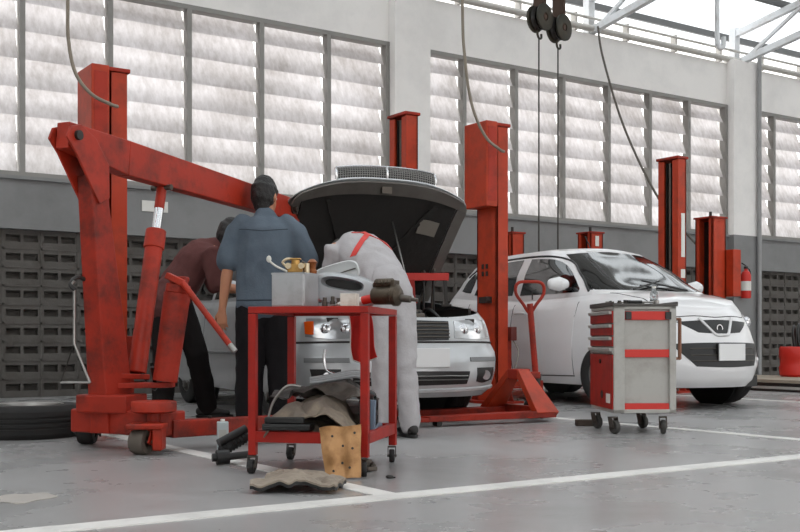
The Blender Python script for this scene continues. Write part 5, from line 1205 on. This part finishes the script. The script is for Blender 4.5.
# -- mechanic in the blue-grey shirt, seen from behind
pl1 = at(-.90, 7.15); p1 = thing('person', 'person in blue-grey short-sleeved shirt and black trousers standing with back turned', 'person', pl1, YAW)
nk = Vector((0, .02, 1.44)); hc = Vector((-.005, .055, 1.555))
hch, P, sx = head_chains(hc, (.0, .08, 1), (.42, .9, -.30))
LH = Vector((-.285, .0, .80)); RE = Vector((.30, .05, 1.13)); RH = Vector((.26, .28, 1.02))
arms = [limb((-.185, .01, 1.32), (-.245, -.01, 1.08), .047, .037, LH, .024), limb((.195, .01, 1.32), RE, .047, .037, RH, .024)]
torso = ([((.0, .02, .90), .150, .105), ((.0, .01, 1.02), .135, .095), ((.0, .01, 1.18), .155, .105), ((.0, .01, 1.30), .165, .095), ((.0, .015, 1.375), .100, .065)], (1, 0, 0))
neck = ([((0, .015, 1.40), .060, .058), ((0, .03, 1.45), .052, .054), ((0, .045, 1.50), .050, .056)], (1, 0, 0))
legsb = [limb((-.085, .02, .92), (-.10, .03, .50), .080, .052, (-.11, .02, .09), .036), limb((.085, .02, .92), (.10, .04, .50), .080, .052, (.11, .04, .09), .036)]
hands = hand(LH, (-.02, .06, -1), (.35, .9, .1), side=-1, curl=.42)+hand(RH, (-.35, .8, -.25), (-.2, 0, -1), side=-1, curl=.5)
body1 = skinned([torso, neck]+arms+legsb+hands+hch, 'body', SKIN, p1, .0062, 3)
hair_on(P, sx, 'hair', p1, 2.0); face_bits(P, sx, p1)
sh = [([((.0, .015, .83), .196, .132), ((.0, .01, .93), .190, .130), ((.0, .005, 1.08), .188, .130), ((.0, .005, 1.22), .200, .134), ((.0, .01, 1.32), .212, .128), ((.0, .015, 1.385), .165, .098), ((.0, .02, 1.415), .085, .080)], (1, 0, 0)),
      ([((-.14, .01, 1.37), .07, .07), ((-.190, .01, 1.32), .070, .074), ((-.226, .0, 1.22), .066, .072), ((-.245, -.005, 1.12), .070, .076)], (1, 0, 0)),
      ([((.14, .01, 1.365), .07, .07), ((.200, .01, 1.315), .070, .074), ((.248, .025, 1.22), .066, .072), ((.285, .045, 1.13), .068, .074)], (1, 0, 0))]
shirt1 = skinned(sh, 'shirt', BLUE, p1, .011, 6, folds=.013, fseed=5, fscale=(7, 7, 3.6))
col = MB(); col.lathe([(.066, 0), (.078, .0), (.072, .032), (.062, .03)], (0, .022, 1.405), (0, .12, 1), 28, closed=True); col.build('collar', BLUE, shirt1)
yk = MB(); tr1 = bvh_of(shirt1)
def surf(tree, pts, d, off=.002):
    out = []
    for p in pts:
        h_ = tree.ray_cast(Vector(p), Vector(d))
        if h_[0] is not None: out.append(h_[0]-Vector(d).normalized()*off)
    return out
yk.tube(surf(tr1, [(x*.02, -1, 1.315+.002*abs(x)) for x in range(-8, 9)], (0, 1, 0), .0), .003, seg=6); yk.build('yoke_seam', cloth('shirt_seam', (58, 66, 76)), shirt1)
tro = [([((0, .02, .985), .150, .110), ((0, .02, .90), .168, .122), ((0, .02, .80), .165, .118)], (1, 0, 0)),
       ([((-.088, .02, .86), .105, .112), ((-.095, .02, .66), .103, .105), ((-.10, .03, .48), .095, .095), ((-.11, .02, .25), .090, .092), ((-.11, .025, .07), .084, .092)], (1, 0, 0)),
       ([((.088, .02, .86), .105, .112), ((.095, .02, .66), .103, .105), ((.10, .04, .48), .095, .095), ((.11, .04, .25), .090, .092), ((.11, .045, .07), .084, .092)], (1, 0, 0))]
skinned(tro, 'trousers', BLKC, p1, .011, 5, folds=.007, fseed=9, fscale=(10, 10, 7))
MB().tube(surf(bvh_of(shirt1), [(x*.02, -1, .862) for x in range(-9, 10)], (0, 1, 0), .001), .0045, seg=6).build('hem', cloth('hem_dark', (56, 64, 74)), shirt1)
for x in (-.11, .11): shoe((x, .03, .08), (x*1.2, 1, 0), LEATH, p1)

# -- mechanic in the maroon shirt, bent forward over the wing
pl2 = at(-1.62, 8.0); p2 = thing('person', 'person in faded maroon shirt and black trousers bending over the car wing', 'person', pl2, YAW)
hipc = Vector((-.10, .0, .93)); shc = Vector((.18, .08, 1.26)); hd2 = Vector((.335, .12, 1.38))
hch, P, sx = head_chains(hd2, (.35, .1, .9), (.9, .25, -.45))
ax_ = (shc-hipc).normalized(); wd2 = Vector((-.35, .93, 0))
def tp2(t, lift=0): return hipc.lerp(shc, t)+Vector((-ax_.z, 0, ax_.x))*lift
torso = ([(tp2(.0), .120, .09), (tp2(.25), .130, .095), (tp2(.6, .01), .160, .108), (tp2(.9, .02), .17, .105), (tp2(1.05), .12, .07)], wd2)
neck = ([(tp2(.95), .06, .06), (hd2-Vector((.06, .02, .07)), .052, .054)], wd2)
LS = tp2(.95)-wd2*.17; RS = tp2(.95)+wd2*.17
LW = Vector((.44, -.02, .98)); RW = Vector((.50, .30, .98))
arms = [limb(LS, LS+Vector((.05, -.03, -.25)), .046, .036, LW, .024), limb(RS, RS+Vector((.10, .02, -.24)), .046, .036, RW, .024)]
legs2 = [limb((-.13, -.04, .90), (-.13, -.03, .48), .082, .054, (-.155, .02, .09), .036), limb((-.06, .06, .90), (.09, .06, .52), .082, .054, (.13, .30, .09), .036)]
hands = hand(LW, (.8, .1, -.5), (-.3, .2, -.8), side=1, curl=.55)+hand(RW, (.8, .1, -.5), (-.3, -.2, -.8), side=-1, curl=.55)
skinned([torso, neck]+arms+legs2+hands+hch, 'body', SKIN, p2, .0066, 3)
hair_on(P, sx, 'hair', p2, 7.0); face_bits(P, sx, p2)
sh = [([(tp2(-.18), .180, .138), (tp2(.1, -.01), .180, .138), (tp2(.4, .01), .185, .136), (tp2(.7, .03), .20, .136), (tp2(.93, .03), .19, .118), (tp2(1.08, .01), .10, .085)], wd2),
      ([(LS+Vector((-.02, .04, 0)), .07, .07), (LS, .074, .074), (LS+Vector((.03, -.02, -.13)), .066, .07), (LS+Vector((.05, -.03, -.23)), .060, .064)], wd2),
      ([(RS+Vector((-.02, -.04, 0)), .07, .07), (RS, .074, .074), (RS+Vector((.06, .01, -.13)), .066, .07), (RS+Vector((.09, .02, -.22)), .060, .064)], wd2)]
skinned(sh, 'shirt', MAROON, p2, .011, 6, folds=.012, fseed=15, fscale=(9, 9, 6))
tro = [([(hipc+Vector((.02, 0, .05)), .120, .105), (hipc, .138, .118), (hipc+Vector((-.01, 0, -.11)), .138, .118)], wd2),
       ([((-.13, -.04, .86), .096, .100), ((-.13, -.035, .66), .094, .096), ((-.13, -.03, .48), .082, .086), ((-.145, .0, .25), .078, .082), ((-.155, .02, .07), .076, .084)], (1, 0, 0)),
       ([((-.04, .06, .86), .100, .105), ((.03, .06, .68), .094, .098), ((.09, .07, .50), .082, .088), ((.115, .20, .27), .076, .082), ((.13, .30, .09), .072, .080)], (1, 0, 0))]
skinned(tro, 'trousers', BLKC2, p2, .011, 5, folds=.008, fseed=21, fscale=(10, 10, 7))
shoe((-.155, .02, .08), (.6, .8, 0), LEATH, p2); shoe((.13, .30, .08), (1, .25, 0), LEATH, p2)

# -- mechanic in pale overalls, bent into the engine bay
pl3 = at(-.0, 6.60); p3 = thing('person', 'person in pale grey overalls with red braces bending into the engine bay', 'person', pl3, YAW)
hipc = Vector((-.045, .05, .90)); shc = Vector((-.29, .40, 1.20))
hd3 = Vector((-.37, .60, 1.17))
hch, P, sx = head_chains(hd3, (-.45, .85, .10), (-.1, .2, -1))
ax_ = (shc-hipc).normalized(); wd3 = Vector((.82, .57, 0)).normalized(); wn = wd3.cross(ax_).normalized()
if wn.z < 0: wn = -wn
def tp3(t, lift=0): return hipc.lerp(shc, t)+wn*lift
torso = ([(tp3(.02), .095, .07), (tp3(.25), .120, .085), (tp3(.6, .01), .155, .105), (tp3(.9, .01), .165, .10), (tp3(1.05), .11, .07)], wd3)
neck = ([(tp3(.98), .06, .06), (hd3-Vector((-.03, .08, -.0)), .052, .054)], wd3)
LS = tp3(.93)-wd3*.17; RS = tp3(.93)+wd3*.17
LE = LS+Vector((-.03, .10, -.21)); RE = RS+Vector((.0, .12, -.21)); LW = LE+Vector((.02, .23, -.02)); RW = RE+Vector((-.06, .22, -.01))
arms = [limb(LS, LE, .047, .038, LW, .025), limb(RS, RE, .047, .038, RW, .025)]
legs3 = [limb((-.105, .0, .86), (-.115, -.02, .48), .060, .048, (-.12, .06, .09), .036), limb((.02, .06, .86), (.035, .0, .48), .060, .048, (.062, .02, .09), .036)]
hands = hand(LW, (.05, .8, -.5), (.2, -.4, -.8), side=1, curl=.6)+hand(RW, (-.2, .8, -.4), (-.2, -.4, -.8), side=-1, curl=.6)
skinned([torso, neck]+arms+legs3+hands+hch, 'body', SKIN, p3, .0066, 3)
hair_on(P, sx, 'hair', p3, 11.0); face_bits(P, sx, p3)
ov = [([(tp3(-.02, -.01), .136, .108), (tp3(.14), .144, .112), (tp3(.4, .01), .168, .124), (tp3(.7, .02), .188, .128), (tp3(.92, .02), .182, .115), (tp3(1.08), .10, .085)], wd3),
      ([(LS+wd3*.05, .07, .07), (LS, .078, .078), (LS.lerp(LE, .5), .072, .072), (LE, .064, .066), (LE.lerp(LW, .8), .050, .052)], wd3),
      ([(RS-wd3*.05, .07, .07), (RS, .078, .078), (RS.lerp(RE, .5), .070, .070), (RE, .062, .064), (RE.lerp(RW, .8), .050, .052)], wd3)]
ovo = skinned(ov, 'overall_top', OVER, p3, .0105, 5, folds=.010, fseed=31, fscale=(9, 9, 7))
tro = [([(hipc+Vector((-.03, .04, .07)), .128, .105), (hipc, .130, .108), (hipc+Vector((.0, -.01, -.09)), .125, .102)], wd3),
       ([((-.10, .0, .84), .080, .090), ((-.11, -.01, .66), .074, .082), ((-.115, -.02, .47), .062, .070), ((-.115, .03, .25), .058, .066), ((-.12, .06, .08), .060, .070)], (1, 0, 0)),
       ([((.01, .07, .84), .080, .090), ((.025, .03, .66), .074, .084), ((.035, .0, .47), .066, .072), ((.05, .0, .25), .062, .068), ((.062, .02, .08), .062, .072)], (1, 0, 0))]
skinned(tro, 'overall_trousers', OVER, p3, .0105, 4, folds=.010, fseed=41, fscale=(11, 11, 8))
tr3 = bvh_of(ovo)
def strap(a, b_, n=18, w_=.017):
    """red band laid over the back between two points given as (t along the spine, sideways)"""
    L1 = []; L2 = []
    dirn = (tp3(b_[0])+wd3*b_[1])-(tp3(a[0])+wd3*a[1]); sd = dirn.cross(wn).normalized()
    for k in range(n+1):
        t = k/n; c = tp3(a[0]+(b_[0]-a[0])*t)+wd3*(a[1]+(b_[1]-a[1])*t)
        q = []
        for s in (-1, 1):
            h_ = tr3.ray_cast(c+sd*s*w_+wn*.6, -wn)
            q.append((h_[0]+wn*.0005) if h_[0] is not None else None)
        if None in q: continue
        L1.append(q[0]); L2.append(q[1])
    m = MB(); n_ = len(L1)
    if n_ < 2: return None
    A_ = [m.bm.verts.new(p) for p in L1]; B_ = [m.bm.verts.new(p) for p in L2]; A2 = [m.bm.verts.new(p+wn*.005) for p in L1]; B2 = [m.bm.verts.new(p+wn*.005) for p in L2]
    for i in range(n_-1):
        for q in ((A2[i], B2[i], B2[i+1], A2[i+1]), (A_[i], A_[i+1], B_[i+1], B_[i]), (A_[i], A2[i], A2[i+1], A_[i+1]), (B_[i], B_[i+1], B2[i+1], B2[i])): m.bm.faces.new(q)
    return m.build('brace', BRIGHT, ovo, label='bright red brace')
strap((.86, .0), (1.04, -.05)); strap((.86, .0), (.56, -.165)); strap((.86, .0), (.66, .15))
for (x, y) in ((-.12, .06), (.062, .02)): shoe((x, y, .08), (-.35, 1, 0), LEATH, p3)
